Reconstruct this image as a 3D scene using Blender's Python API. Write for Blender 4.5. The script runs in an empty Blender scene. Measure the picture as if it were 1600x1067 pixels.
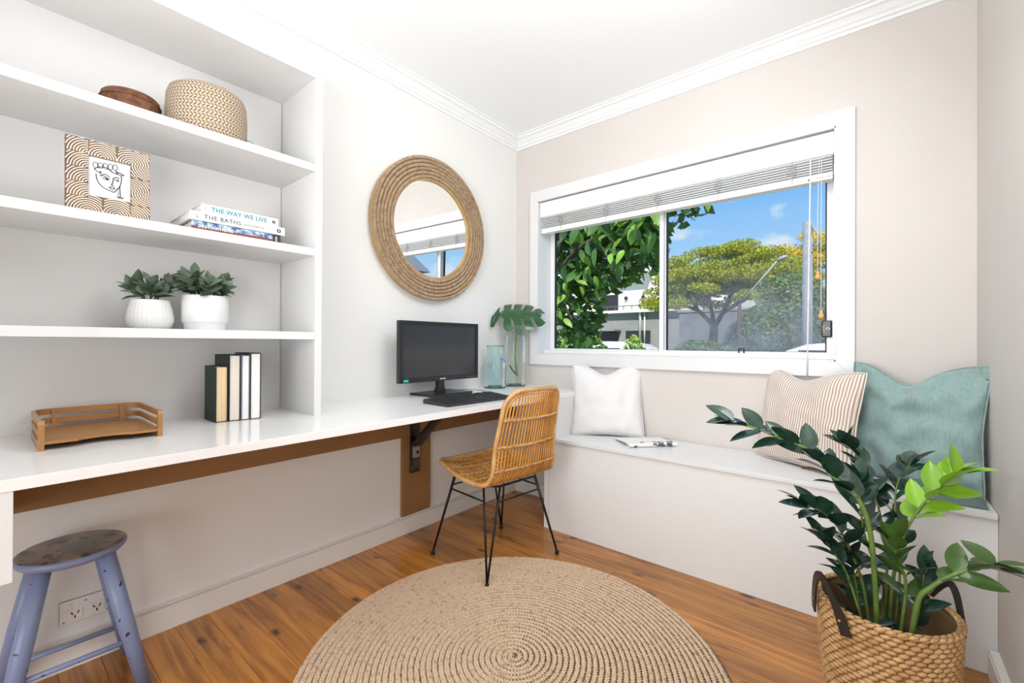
import bpy, bmesh, math, random
import numpy as np
from mathutils import Vector, Matrix, noise
random.seed(7); rnd = random.Random(11)
R = math.radians; PI = math.pi
scn = bpy.context.scene
C = scn.collection

# ------------------------------------------------------------------ camera
cd = bpy.data.cameras.new('camera'); cam = bpy.data.objects.new('camera', cd); C.objects.link(cam)
cd.sensor_fit = 'HORIZONTAL'; cd.sensor_width = 36.0; cd.lens = 36.0 * 687.99 / 1600.0
cd.clip_start = 0.02; cd.clip_end = 400
_y, _p, _r = R(39.71982), R(0.20155), R(0.27862)
_f = Vector((-math.sin(_y) * math.cos(_p), math.cos(_y) * math.cos(_p), math.sin(_p)))
_r0 = Vector((math.cos(_y), math.sin(_y), 0)); _u0 = _r0.cross(_f)
_rt = _r0 * math.cos(_r) + _u0 * math.sin(_r); _up = -_r0 * math.sin(_r) + _u0 * math.cos(_r)
cam.matrix_world = Matrix(((_rt.x, _up.x, -_f.x, 0), (_rt.y, _up.y, -_f.y, 0), (_rt.z, _up.z, -_f.z, 1.08), (0, 0, 0, 1)))
scn.camera = cam
vs = scn.view_settings
scn.display_settings.display_device = 'sRGB'
vs.view_transform = 'Standard'; vs.look = 'None'; vs.gamma = 1.0; vs.use_curve_mapping = False
vs.exposure = 0.13

# ------------------------------------------------------------------ world: blue sky with a few small clouds
wd = bpy.data.worlds.new('sky'); scn.world = wd; wd.use_nodes = True
nt = wd.node_tree; nt.nodes.clear()
def N(nt, t, **k):
    n = nt.nodes.new(t)
    for a, b in k.items(): setattr(n, a, b)
    return n
out = N(nt, 'ShaderNodeOutputWorld'); bg = N(nt, 'ShaderNodeBackground')
tc = N(nt, 'ShaderNodeTexCoord'); sp = N(nt, 'ShaderNodeSeparateXYZ'); nt.links.new(tc.outputs['Generated'], sp.inputs[0])
rp = N(nt, 'ShaderNodeValToRGB'); e = rp.color_ramp.elements
e[0].position = 0.0; e[0].color = (.62, .80, .97, 1); e[1].position = .75; e[1].color = (.10, .30, .80, 1)
for pos, c in ((.10, (.50, .76, 1.0, 1)), (.30, (.22, .52, .97, 1))):
    q = e.new(pos); q.color = c
nt.links.new(sp.outputs['Z'], rp.inputs[0])
mp = N(nt, 'ShaderNodeMapping'); mp.inputs['Scale'].default_value = (1, 1, 2.2); nt.links.new(tc.outputs['Generated'], mp.inputs[0])
nz = N(nt, 'ShaderNodeTexNoise'); nz.inputs['Scale'].default_value = 5.5; nz.inputs['Detail'].default_value = 6; nz.inputs['Roughness'].default_value = .55
nt.links.new(mp.outputs[0], nz.inputs['Vector'])
cr = N(nt, 'ShaderNodeValToRGB'); cr.color_ramp.elements[0].position = .62; cr.color_ramp.elements[1].position = .76
nt.links.new(nz.outputs[0], cr.inputs[0])
mx = N(nt, 'ShaderNodeMix', data_type='RGBA'); mx.inputs[7].default_value = (.95, .97, 1.0, 1)
nt.links.new(cr.outputs[0], mx.inputs[0]); nt.links.new(rp.outputs[0], mx.inputs[6])
nt.links.new(mx.outputs[2], bg.inputs[0]); bg.inputs[1].default_value = .90
nt.links.new(bg.outputs[0], out.inputs[0])

# ------------------------------------------------------------------ lights
def light(name, kind, loc, energy, color=(1, 1, 1), rot=None, size=1.0, size_y=None, direction=None, angle=None):
    l = bpy.data.lights.new(name, kind); o = bpy.data.objects.new(name, l); C.objects.link(o)
    l.energy = energy; l.color = color; o.location = loc
    if kind == 'AREA':
        l.size = size
        if size_y: l.shape = 'RECTANGLE'; l.size_y = size_y
    if angle is not None: l.angle = angle
    if direction: o.rotation_euler = Vector(direction).to_track_quat('-Z', 'Y').to_euler()
    return o
light('sun', 'SUN', (0, -5, 20), 6.2, (1, .95, .86), direction=(-.30, .62, -.85), angle=R(.6))
# added fill lights out of view, not fittings of the room
light('fill_upward', 'AREA', (-.60, -.40, 1.40), 39, (.955, .98, 1), size=1.0, direction=(.28, 1.0, 1))  # unseen fill, added to bounce light off the ceiling
light('fill_high_right', 'AREA', (-.08, 1.25, 2.30), 14, (.955, .98, 1), size=.7, direction=(-1.0, .22, -.72))  # unseen fill added at the upper right to brighten the left wall
light('fill_low_rear', 'AREA', (-.75, -1.2, .62), 20, (.955, .98, 1), size=1.4, size_y=.9, direction=(.02, 1, -.14))  # unseen fill added behind the camera for bench, rug and under the desk

# ------------------------------------------------------------------ materials
def mat(name, col, rough=.5, metal=0, col2=None, vscale=8, vdetail=4, vstretch=None, ramp=(.35, .65), bump=0, bscale=60, bstretch=None,
        spec=.5, coat=0, trans=0, ior=1.45, subsurf=0, rand=0, vtype='noise', alpha=None, emission=None, sheen=0):
    m = bpy.data.materials.new(name); m.use_nodes = True; nt = m.node_tree
    b = nt.nodes['Principled BSDF']
    b.inputs['Base Color'].default_value = (*col, 1); b.inputs['Roughness'].default_value = rough
    b.inputs['Metallic'].default_value = metal; b.inputs['IOR'].default_value = ior
    b.inputs['Specular IOR Level'].default_value = spec; b.inputs['Coat Weight'].default_value = coat
    b.inputs['Coat Roughness'].default_value = .12
    b.inputs['Transmission Weight'].default_value = trans; b.inputs['Sheen Weight'].default_value = sheen
    tc = N(nt, 'ShaderNodeTexCoord'); cur = None
    if col2 is not None:
        mp = N(nt, 'ShaderNodeMapping'); nt.links.new(tc.outputs['Object'], mp.inputs[0])
        if vstretch: mp.inputs['Scale'].default_value = vstretch
        nz = N(nt, 'ShaderNodeTexNoise'); nz.inputs['Scale'].default_value = vscale; nz.inputs['Detail'].default_value = vdetail
        nt.links.new(mp.outputs[0], nz.inputs['Vector'])
        r = N(nt, 'ShaderNodeValToRGB'); r.color_ramp.elements[0].position = ramp[0]; r.color_ramp.elements[1].position = ramp[1]
        r.color_ramp.elements[0].color = (*col, 1); r.color_ramp.elements[1].color = (*col2, 1)
        nt.links.new(nz.outputs[0], r.inputs[0]); cur = r.outputs[0]
        nt.links.new(cur, b.inputs['Base Color'])
    if rand:
        oi = N(nt, 'ShaderNodeObjectInfo'); hs = N(nt, 'ShaderNodeHueSaturation')
        mr = N(nt, 'ShaderNodeMapRange'); mr.inputs[3].default_value = 1 - rand; mr.inputs[4].default_value = 1 + rand
        nt.links.new(oi.outputs['Random'], mr.inputs[0]); nt.links.new(mr.outputs[0], hs.inputs['Value'])
        if cur: nt.links.new(cur, hs.inputs['Color'])
        else: hs.inputs['Color'].default_value = (*col, 1)
        nt.links.new(hs.outputs[0], b.inputs['Base Color'])
    if bump:
        mp2 = N(nt, 'ShaderNodeMapping'); nt.links.new(tc.outputs['Object'], mp2.inputs[0])
        if bstretch: mp2.inputs['Scale'].default_value = bstretch
        n2 = N(nt, 'ShaderNodeTexNoise'); n2.inputs['Scale'].default_value = bscale; n2.inputs['Detail'].default_value = 3
        nt.links.new(mp2.outputs[0], n2.inputs['Vector'])
        bp = N(nt, 'ShaderNodeBump'); bp.inputs['Strength'].default_value = bump; bp.inputs['Distance'].default_value = .004
        nt.links.new(n2.outputs[0], bp.inputs['Height']); nt.links.new(bp.outputs[0], b.inputs['Normal'])
    return m

WHT = (.84, .83, .81)
m_wall = mat('wall_paint_beige', (.64, .60, .565), .6, col2=(.655, .615, .58), vscale=2, bump=.05, bscale=140)
m_wall_left = mat('wall_paint_white', (.80, .795, .78), .6, bump=.05, bscale=140)
m_ceil = mat('ceiling_paint', (.93, .945, .95), .7)
m_corn = mat('cornice_paint', (.86, .87, .875), .55)
m_gloss = mat('white_gloss_paint', (.76, .765, .765), .28, bump=.04, bscale=60)
m_shelf = mat('shelf_paint', (.71, .705, .695), .42, bump=.05, bscale=40)
m_desk = mat('desk_laminate', (.87, .87, .865), .16, bump=.03, bscale=25)
m_skirt = mat('skirting_paint', (.80, .77, .73), .35)
m_bench = mat('bench_paint', (.79, .79, .785), .38, bump=.06, bscale=30)
m_win = mat('window_frame_white', (.82, .83, .84), .3)
m_alu = mat('window_aluminium_grey', (.55, .60, .66), .3, .6)
m_seal = mat('black_rubber_seal', (.01, .01, .012), .5)
m_brown = mat('brown_raw_timber', (.27, .135, .045), .6, col2=(.33, .17, .065), vscale=5, vstretch=(1, .3, 1))
m_iron = mat('dark_steel', (.05, .045, .042), .38, .85, col2=(.14, .12, .11), vscale=14, ramp=(.45, .75))
m_black = mat('black_metal_rod', (.012, .012, .012), .35, .4)
m_blackpl = mat('black_plastic', (.016, .016, .017), .28)
m_blackmt = mat('black_matt_plastic', (.028, .028, .03), .5)
m_screen = mat('screen_glass', (.03, .03, .034), .16, spec=.6)
m_white_pl = mat('white_plastic', (.84, .81, .78), .35)
m_dark = mat('dark_slot', (.01, .009, .008), .8)
m_blind = mat('blind_white', (.88, .88, .87), .35)
m_blindg = mat('blind_cord_grey', (.42, .40, .38), .7)
m_cordw = mat('blind_cord_white', (.80, .78, .74), .6)
m_tassel = mat('wooden_tassel', (.75, .42, .13), .4)
m_cane = mat('rattan_cane', (.58, .225, .028), .3, col2=(.68, .34, .075), vscale=16, vstretch=(1, 1, .4), rand=.15, coat=.3)
m_caneb = mat('rattan_rim', (.52, .27, .09), .34, col2=(.66, .40, .17), vscale=20, coat=.2)
m_bind = mat('rattan_binding', (.78, .52, .24), .45, col2=(.50, .24, .06), vscale=90, ramp=(.4, .6))
m_jute = mat('jute_braid', (.70, .52, .365), .9, col2=(.40, .25, .14), vscale=60, vdetail=6, ramp=(.54, .74), bump=.5, bscale=300)
m_rope = mat('rope_fibre', (.50, .36, .23), .85, col2=(.30, .20, .12), vscale=50, ramp=(.4, .75), bump=.5, bscale=260)
m_gold = mat('mirror_band_wood', (.50, .34, .15), .4, col2=(.40, .25, .10), vscale=9)
m_mirror = mat('mirror_silver', (.93, .94, .94), .0, 1.0)
m_hyac = mat('water_hyacinth', (.43, .235, .09), .6, col2=(.62, .39, .18), vscale=24, vdetail=5, rand=.04, bump=.5, bscale=220)
m_leather = mat('dark_leather', (.025, .017, .016), .42, bump=.15, bscale=120)
m_pinkw = mat('white_cushion_cotton', (.76, .755, .755), .85, bump=.12, bscale=500, sheen=.2)
m_teal = mat('teal_linen', (.235, .355, .335), .9, col2=(.29, .415, .395), vscale=130, vstretch=(1, 1, .3), bump=.4, bscale=420, sheen=.3)
m_bamboo = mat('bamboo_wood', (.48, .235, .078), .38, col2=(.36, .165, .05), vscale=7, vstretch=(1, .18, 1), coat=.2)
m_soil = mat('soil', (.02, .014, .01), .95, bump=1, bscale=120)
m_potw = mat('white_ceramic', (.78, .78, .775), .18)
m_potm = mat('white_matt_ceramic', (.76, .755, .74), .5)
m_paper = mat('book_pages', (.85, .78, .70), .8, col2=(.78, .70, .62), vscale=220, vstretch=(.02, 1, .02))
m_papery = mat('book_pages_yellowed', (.78, .52, .27), .8, col2=(.86, .66, .42), vscale=160, vstretch=(.02, 1, .02))
m_paperw = mat('book_pages_white', (.90, .87, .84), .8)
m_green_c = mat('dark_green_cloth', (.012, .035, .028), .6)
m_navy_c = mat('dark_navy_cloth', (.014, .02, .03), .55)
m_char_c = mat('charcoal_cloth', (.03, .03, .034), .6)
m_slate_c = mat('slate_blue_cover', (.16, .19, .27), .3)
m_white_c = mat('white_book_cover', (.70, .69, .68), .35)
m_blue_c = mat('sea_photo_cover', (.03, .10, .26), .4, col2=(.55, .66, .78), vscale=60, ramp=(.42, .68))
m_red_c = mat('rust_red_cover', (.20, .045, .03), .45)
m_ttxt = mat('teal_lettering', (.005, .26, .30), .5); m_gtxt = mat('grey_lettering', (.04, .04, .04), .5)
m_wtxt = mat('white_lettering', (.92, .92, .92), .5); m_ktxt = mat('black_lettering', (.01, .01, .01), .5)
m_carve = mat('carved_wood', (.10, .065, .04), .7, col2=(.22, .13, .07), vscale=20)
m_cream = mat('cream_inlay', (.74, .67, .58), .6)
m_art = mat('art_paper', (.66, .70, .72), .25)
m_leafd = mat('zz_leaf_dark', (.012, .040, .026), .2, col2=(.022, .062, .038), vscale=14, rand=.25, coat=.35)
m_leafo = mat('zz_leaf_olive', (.055, .115, .022), .3, rand=.2, coat=.25)
m_leafl = mat('zz_leaf_bright', (.21, .42, .022), .3, rand=.15, coat=.3)
m_stem = mat('zz_stem', (.10, .17, .035), .4, col2=(.15, .24, .05), vscale=20)
m_stemd = mat('zz_stem_brown', (.06, .06, .03), .5)
m_succ = mat('succulent_leaf', (.055, .095, .058), .45, col2=(.13, .18, .12), vscale=30, rand=.35)
m_succ2 = mat('succulent_leaf_silver', (.20, .27, .20), .5, col2=(.12, .17, .11), vscale=30, rand=.25)
m_mons = mat('monstera_leaf', (.012, .065, .018), .25, col2=(.025, .11, .03), vscale=20, coat=.3)
m_stool = mat('lavender_chipped_paint', (.215, .262, .43), .35, col2=(.02, .02, .04), vscale=38, vdetail=4, ramp=(.685, .70))
m_brass = mat('dull_brass', (.35, .26, .12), .4, .8)
m_green_led = mat('energy_sticker', (.02, .55, .45), .4)
m_mag = mat('magazine_page', (.80, .79, .77), .4, col2=(.10, .11, .12), vscale=26, vdetail=1, ramp=(.55, .58))
m_magw = mat('magazine_paper', (.86, .85, .83), .5)

def mixnode(nt, fac, a, b):
    m = N(nt, 'ShaderNodeMix', data_type='RGBA')
    for s, v in ((0, fac), (6, a), (7, b)):
        if isinstance(v, (tuple, float, int)): m.inputs[s].default_value = (*v, 1) if isinstance(v, tuple) else v
        else: nt.links.new(v, m.inputs[s])
    return m.outputs[2]
def math_(nt, op, a, b=None, c=None):
    n = N(nt, 'ShaderNodeMath', operation=op)
    for i, v in enumerate((a, b, c)):
        if v is None: continue
        if isinstance(v, (float, int)): n.inputs[i].default_value = v
        else: nt.links.new(v, n.inputs[i])
    return n.outputs[0]

# cypress pine boards: every board its own tone, long grain, dark knots
def floor_mat():
    m = mat('cypress_pine_floor', (.4, .2, .06), .26, coat=.35); nt = m.node_tree; b = nt.nodes['Principled BSDF']
    tc = N(nt, 'ShaderNodeTexCoord'); oi = N(nt, 'ShaderNodeObjectInfo')
    off = N(nt, 'ShaderNodeVectorMath', operation='ADD'); cmb = N(nt, 'ShaderNodeCombineXYZ')
    k = math_(nt, 'MULTIPLY', oi.outputs['Random'], 37.0)
    nt.links.new(k, cmb.inputs[0]); nt.links.new(k, cmb.inputs[1])
    nt.links.new(tc.outputs['Object'], off.inputs[0]); nt.links.new(cmb.outputs[0], off.inputs[1])
    mp = N(nt, 'ShaderNodeMapping'); mp.inputs['Scale'].default_value = (1.2, 16, 1); nt.links.new(off.outputs[0], mp.inputs[0])
    nz = N(nt, 'ShaderNodeTexNoise'); nz.inputs['Scale'].default_value = 2.2; nz.inputs['Detail'].default_value = 8; nz.inputs['Distortion'].default_value = .6
    nt.links.new(mp.outputs[0], nz.inputs['Vector'])
    r = N(nt, 'ShaderNodeValToRGB'); e = r.color_ramp.elements
    e[0].position = .28; e[0].color = (.20, .070, .011, 1); e[1].position = .75; e[1].color = (.60, .245, .040, 1)
    q = e.new(.5); q.color = (.43, .168, .028, 1)
    nt.links.new(nz.outputs[0], r.inputs[0])
    hs = N(nt, 'ShaderNodeHueSaturation'); mr = N(nt, 'ShaderNodeMapRange'); mr.inputs[3].default_value = .62; mr.inputs[4].default_value = 1.22
    nt.links.new(oi.outputs['Random'], mr.inputs[0]); nt.links.new(mr.outputs[0], hs.inputs['Value']); nt.links.new(r.outputs[0], hs.inputs['Color'])
    mp2 = N(nt, 'ShaderNodeMapping'); mp2.inputs['Scale'].default_value = (6.0, 12.5, .01); nt.links.new(off.outputs[0], mp2.inputs[0])
    wn = N(nt, 'ShaderNodeTexNoise'); wn.inputs['Scale'].default_value = 3; nt.links.new(mp2.outputs[0], wn.inputs['Vector'])
    v = N(nt, 'ShaderNodeTexVoronoi'); v.inputs['Scale'].default_value = 1.0; nt.links.new(mp2.outputs[0], v.inputs['Vector'])
    sc = N(nt, 'ShaderNodeSeparateColor'); nt.links.new(v.outputs['Color'], sc.inputs[0])
    keep = math_(nt, 'GREATER_THAN', sc.outputs[0], .42)
    dist = math_(nt, 'ADD', v.outputs['Distance'], math_(nt, 'MULTIPLY', math_(nt, 'SUBTRACT', wn.outputs[0], .5), .12))
    rr = N(nt, 'ShaderNodeValToRGB'); rr.color_ramp.elements[0].position = .07; rr.color_ramp.elements[0].color = (1, 1, 1, 1)
    rr.color_ramp.elements[1].position = .24; rr.color_ramp.elements[1].color = (0, 0, 0, 1)
    nt.links.new(dist, rr.inputs[0])
    fac = math_(nt, 'MULTIPLY', rr.outputs[0], keep)
    nt.links.new(mixnode(nt, fac, hs.outputs[0], (.035, .012, .005)), b.inputs['Base Color'])
    return m
m_floor = floor_mat()

def uv_mat_stripes():
    m = mat('striped_cotton', (.86, .82, .79), .85, bump=.25, bscale=500, sheen=.2); nt = m.node_tree; b = nt.nodes['Principled BSDF']
    uv = N(nt, 'ShaderNodeUVMap'); s = N(nt, 'ShaderNodeSeparateXYZ'); nt.links.new(uv.outputs[0], s.inputs[0])
    f = math_(nt, 'FRACT', math_(nt, 'MULTIPLY', s.outputs[0], 42.0))
    g = math_(nt, 'GREATER_THAN', f, .56)
    nt.links.new(mixnode(nt, g, (.78, .73, .69), (.45, .31, .225)), b.inputs['Base Color']); return m
m_stripe = uv_mat_stripes()

def uv_mat_herring():
    m = mat('herringbone_straw', (.72, .62, .50), .7); nt = m.node_tree; b = nt.nodes['Principled BSDF']
    uv = N(nt, 'ShaderNodeUVMap'); s = N(nt, 'ShaderNodeSeparateXYZ'); nt.links.new(uv.outputs[0], s.inputs[0])
    v = math_(nt, 'MULTIPLY', s.outputs[1], 1.0)
    fv = math_(nt, 'FRACT', v); par = math_(nt, 'MULTIPLY_ADD', math_(nt, 'PINGPONG', math_(nt, 'FLOOR', v), 1.0), 2.0, -1.0)
    u = math_(nt, 'ADD', math_(nt, 'MULTIPLY', s.outputs[0], 1.0), math_(nt, 'MULTIPLY', par, math_(nt, 'MULTIPLY', fv, .9)))
    fu = math_(nt, 'FRACT', u)
    a = math_(nt, 'MULTIPLY', math_(nt, 'GREATER_THAN', fu, .36), math_(nt, 'COMPARE', fv, .5, .42))
    nt.links.new(mixnode(nt, a, (.60, .52, .42), (.20, .125, .06)), b.inputs['Base Color'])
    bp = N(nt, 'ShaderNodeBump'); bp.inputs['Strength'].default_value = .8; bp.inputs['Distance'].default_value = .003; bp.invert = True
    nt.links.new(a, bp.inputs['Height']); nt.links.new(bp.outputs[0], b.inputs['Normal']); return m
m_herring = uv_mat_herring()
m_brownb = mat('brown_woven_palm', (.10, .035, .016), .6, col2=(.21, .085, .04), vscale=45, vstretch=(1, 1, 1.6), bump=.9, bscale=90, bstretch=(1, 1, 2))

def stool_top_mat():
    m = mat('worn_painted_seat', (.17, .165, .18), .28, coat=.2); nt = m.node_tree; b = nt.nodes['Principled BSDF']
    tc = N(nt, 'ShaderNodeTexCoord')
    def nz(sc, lo, hi, det=3):
        n = N(nt, 'ShaderNodeTexNoise'); n.inputs['Scale'].default_value = sc; n.inputs['Detail'].default_value = det
        nt.links.new(tc.outputs['Object'], n.inputs['Vector']); r = N(nt, 'ShaderNodeValToRGB')
        r.color_ramp.elements[0].position = lo; r.color_ramp.elements[1].position = hi; nt.links.new(n.outputs[0], r.inputs[0]); return r.outputs[0]
    c1 = mixnode(nt, nz(11, .50, .56), (.165, .155, .175), (.30, .235, .19))
    c2 = mixnode(nt, nz(26, .60, .63), c1, (.06, .035, .025))
    c3 = mixnode(nt, nz(48, .66, .69), c2, (.40, .36, .28))
    nt.links.new(c3, b.inputs['Base Color']); return m
m_stooltop = stool_top_mat()

def glass_mat(name, tint=(1, 1, 1), gloss=.07, dust=0.0, flat=True):
    m = bpy.data.materials.new(name); m.use_nodes = True; nt = m.node_tree; nt.nodes.clear()
    o = N(nt, 'ShaderNodeOutputMaterial'); t = N(nt, 'ShaderNodeBsdfTransparent'); t.inputs[0].default_value = (*tint, 1)
    g = N(nt, 'ShaderNodeBsdfGlossy'); g.inputs['Roughness'].default_value = .02
    mx = N(nt, 'ShaderNodeMixShader'); mx.inputs[0].default_value = gloss
    nt.links.new(t.outputs[0], mx.inputs[1]); nt.links.new(g.outputs[0], mx.inputs[2]); last = mx.outputs[0]
    if dust:
        d = N(nt, 'ShaderNodeBsdfTranslucent'); d.inputs[0].default_value = (.62, .67, .78, 1)
        d2 = N(nt, 'ShaderNodeBsdfDiffuse'); d2.inputs[0].default_value = (.50, .54, .62, 1)
        ds = N(nt, 'ShaderNodeMixShader'); nt.links.new(d.outputs[0], ds.inputs[1]); nt.links.new(d2.outputs[0], ds.inputs[2])
        tc = N(nt, 'ShaderNodeTexCoord'); n = N(nt, 'ShaderNodeTexNoise'); n.inputs['Scale'].default_value = 9; n.inputs['Detail'].default_value = 9; n.inputs['Roughness'].default_value = .7
        nt.links.new(tc.outputs['Object'], n.inputs['Vector'])
        s = N(nt, 'ShaderNodeSeparateXYZ'); nt.links.new(tc.outputs['Object'], s.inputs[0])
        mr = N(nt, 'ShaderNodeMapRange'); mr.interpolation_type = 'SMOOTHSTEP'; mr.inputs[1].default_value = .72; mr.inputs[2].default_value = .06; mr.inputs[3].default_value = .04; mr.inputs[4].default_value = 1
        nt.links.new(s.outputs[2], mr.inputs[0])
        mr2 = N(nt, 'ShaderNodeMapRange'); mr2.inputs[1].default_value = .35; mr2.inputs[2].default_value = .7; mr2.inputs[3].default_value = .35; mr2.inputs[4].default_value = 1
        nt.links.new(n.outputs[0], mr2.inputs[0])
        f = math_(nt, 'MULTIPLY', math_(nt, 'MULTIPLY', mr.outputs[0], mr2.outputs[0]), dust)
        m2 = N(nt, 'ShaderNodeMixShader'); nt.links.new(f, m2.inputs[0]); nt.links.new(last, m2.inputs[1]); nt.links.new(ds.outputs[0], m2.inputs[2]); last = m2.outputs[0]
    nt.links.new(last, o.inputs[0]); return m
m_pane = glass_mat('clear_window_glass', (.97, .99, .985), .004)
m_paned = glass_mat('dusty_window_glass', (.98, .99, .99), .003, dust=.40)
def vase_mat(name, tint):
    m = bpy.data.materials.new(name); m.use_nodes = True; nt = m.node_tree; nt.nodes.clear()
    o = N(nt, 'ShaderNodeOutputMaterial'); lw = N(nt, 'ShaderNodeLayerWeight'); lw.inputs[0].default_value = .5
    rp = N(nt, 'ShaderNodeValToRGB'); e = rp.color_ramp.elements
    e[0].position = .45; e[0].color = (*tint[0], 1); e[1].position = .93; e[1].color = (*tint[1], 1)
    rp.color_ramp.interpolation = 'EASE'
    nt.links.new(lw.outputs['Facing'], rp.inputs[0])
    t = N(nt, 'ShaderNodeBsdfTransparent'); nt.links.new(rp.outputs[0], t.inputs[0])
    g = N(nt, 'ShaderNodeBsdfGlossy'); g.inputs['Roughness'].default_value = .03
    fr = N(nt, 'ShaderNodeFresnel'); fr.inputs[0].default_value = 1.35
    mx = N(nt, 'ShaderNodeMixShader'); nt.links.new(math_(nt, 'MULTIPLY', fr.outputs[0], .8), mx.inputs[0])
    nt.links.new(t.outputs[0], mx.inputs[1]); nt.links.new(g.outputs[0], mx.inputs[2]); nt.links.new(mx.outputs[0], o.inputs[0]); return m
m_vaset = vase_mat('aqua_glass', ((.84, .95, .955), (.02, .14, .16)))
m_vaseg = vase_mat('pale_green_glass', ((.90, .95, .93), (.04, .12, .11)))
def leaf_out_mat(name, col, tcol, rand=.3, rough=.45):
    m = bpy.data.materials.new(name); m.use_nodes = True; nt = m.node_tree; nt.nodes.clear()
    o = N(nt, 'ShaderNodeOutputMaterial'); p = N(nt, 'ShaderNodeBsdfPrincipled'); p.inputs['Roughness'].default_value = rough
    t = N(nt, 'ShaderNodeBsdfTranslucent'); mx = N(nt, 'ShaderNodeMixShader'); mx.inputs[0].default_value = .4
    oi = N(nt, 'ShaderNodeObjectInfo'); g = N(nt, 'ShaderNodeNewGeometry')
    mr = N(nt, 'ShaderNodeMapRange'); mr.inputs[3].default_value = 1 - rand; mr.inputs[4].default_value = 1 + rand
    ad = math_(nt, 'FRACT', math_(nt, 'ADD', oi.outputs['Random'], g.outputs['Random Per Island']))
    nt.links.new(ad, mr.inputs[0])
    for c, nd, sck in ((col, p, 'Base Color'), (tcol, t, 'Color')):
        hs = N(nt, 'ShaderNodeHueSaturation'); hs.inputs['Color'].default_value = (*c, 1); nt.links.new(mr.outputs[0], hs.inputs['Value']); nt.links.new(hs.outputs[0], nd.inputs[sck])
    nt.links.new(p.outputs[0], mx.inputs[1]); nt.links.new(t.outputs[0], mx.inputs[2]); nt.links.new(mx.outputs[0], o.inputs[0]); return m
m_tleaf = leaf_out_mat('garden_tree_leaf', (.07, .15, .045), (.22, .42, .04), .55)
m_tleaf2 = leaf_out_mat('garden_tree_leaf_young', (.20, .36, .05), (.55, .80, .08), .3)
m_tipu = leaf_out_mat('street_tree_leaf', (.36, .38, .035), (.55, .56, .05), .5, .7)
m_tipuy = leaf_out_mat('street_tree_blossom', (.68, .52, .04), (.8, .6, .05), .3, .7)
m_bush = leaf_out_mat('bush_leaf', (.17, .25, .07), (.24, .36, .08), .6, .7)
m_hedge = leaf_out_mat('shrub_leaf_lime', (.35, .50, .08), (.5, .7, .1), .4, .7)
m_bark = mat('bark', (.10, .075, .055), .9, col2=(.05, .04, .03), vscale=8)
m_bcream = mat('render_cream', (.80, .76, .71), .8); m_bgrey = mat('render_grey', (.30, .29, .28), .85, col2=(.26, .25, .25), vscale=1.5)
m_dgrey = mat('boundary_wall_grey', (.16, .16, .19), .85, col2=(.20, .20, .235), vscale=2)
m_bwin = mat('dark_window_glass', (.03, .03, .035), .15); m_rail = mat('rail_metal', (.10, .10, .10), .5)
m_asph = mat('asphalt', (.14, .14, .14), .95, bump=.3, bscale=80); m_grass = mat('grass', (.10, .16, .04), .95, col2=(.16, .22, .06), vscale=6)
m_car = mat('white_car_paint', (.82, .83, .85), .25, coat=.6); m_tyre = mat('tyre', (.02, .02, .02), .8); m_hub = mat('wheel_alloy', (.5, .5, .52), .3, .8)
m_conc = mat('concrete_pole', (.27, .28, .31), .85, col2=(.21, .22, .25), vscale=10); m_lamp = mat('street_lamp_grey', (.34, .34, .34), .5)
m_roof = mat('grey_roof_tiles', (.25, .25, .27), .7); m_brick = mat('render_pale', (.66, .66, .66), .8)

# ------------------------------------------------------------------ object helpers
MW = {}
def link(o, parent=None, loc=None, rot=None, scale=None):
    C.objects.link(o)
    L = Matrix.Identity(4)
    if loc is not None or rot is not None or scale is not None:
        L = Matrix.LocRotScale(Vector(loc or (0, 0, 0)), rot, Vector(scale) if scale else None)
    if parent: o.parent = parent
    o.matrix_local = L if parent is None else L
    MW[o] = (MW[parent] @ L) if parent else L
    return o
def tag(o, label=None, cat=None, group=None, kind=None):
    for k, v in (('label', label), ('category', cat), ('group', group), ('kind', kind)):
        if v: o[k] = v
    return o
def thing(name, label, cat, loc=(0, 0, 0), rz=0, group=None, kind=None):
    o = bpy.data.objects.new(name, None); o.empty_display_size = .05
    link(o, None, loc, Matrix.Rotation(rz, 3, 'Z').to_quaternion())
    return tag(o, label, cat, group, kind)
def obj(name, bm, m, parent=None, smooth=False, local=False, label=None, kind=None):
    """bm in world coordinates unless local; linked as ONE mesh object"""
    if parent is not None and not local: bmesh.ops.transform(bm, matrix=MW[parent].inverted(), verts=bm.verts)
    bmesh.ops.recalc_face_normals(bm, faces=bm.faces)
    me = bpy.data.meshes.new(name); bm.to_mesh(me); bm.free()
    for mm in (m if isinstance(m, (list, tuple)) else [m]): me.materials.append(mm)
    if smooth:
        for p in me.polygons: p.use_smooth = True
    o = bpy.data.objects.new(name, me); link(o, parent)
    return tag(o, label, None, None, kind)
def top(name, bm, m, label, cat, org, smooth=False, group=None, kind=None):
    """single-mesh thing whose origin sits at org"""
    bmesh.ops.translate(bm, verts=bm.verts, vec=-Vector(org)); bmesh.ops.recalc_face_normals(bm, faces=bm.faces)
    me = bpy.data.meshes.new(name); bm.to_mesh(me); bm.free()
    for mm in (m if isinstance(m, (list, tuple)) else [m]): me.materials.append(mm)
    if smooth:
        for p in me.polygons: p.use_smooth = True
    o = bpy.data.objects.new(name, me); link(o, None, org); return tag(o, label, cat, group, kind)
def pyd(name, V, F, m, parent=None, smooth=True, local=False, kind=None):
    me = bpy.data.meshes.new(name)
    V = np.asarray(V, float)
    if parent is not None and not local:
        M = np.array(MW[parent].inverted()); V = V @ M[:3, :3].T + M[:3, 3]
    me.from_pydata(V.tolist(), [], F if isinstance(F, list) else F.tolist())
    me.materials.append(m)
    if smooth: me.polygons.foreach_set('use_smooth', [True] * len(me.polygons))
    me.update(); o = bpy.data.objects.new(name, me); link(o, parent); return tag(o, kind=kind)

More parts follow.
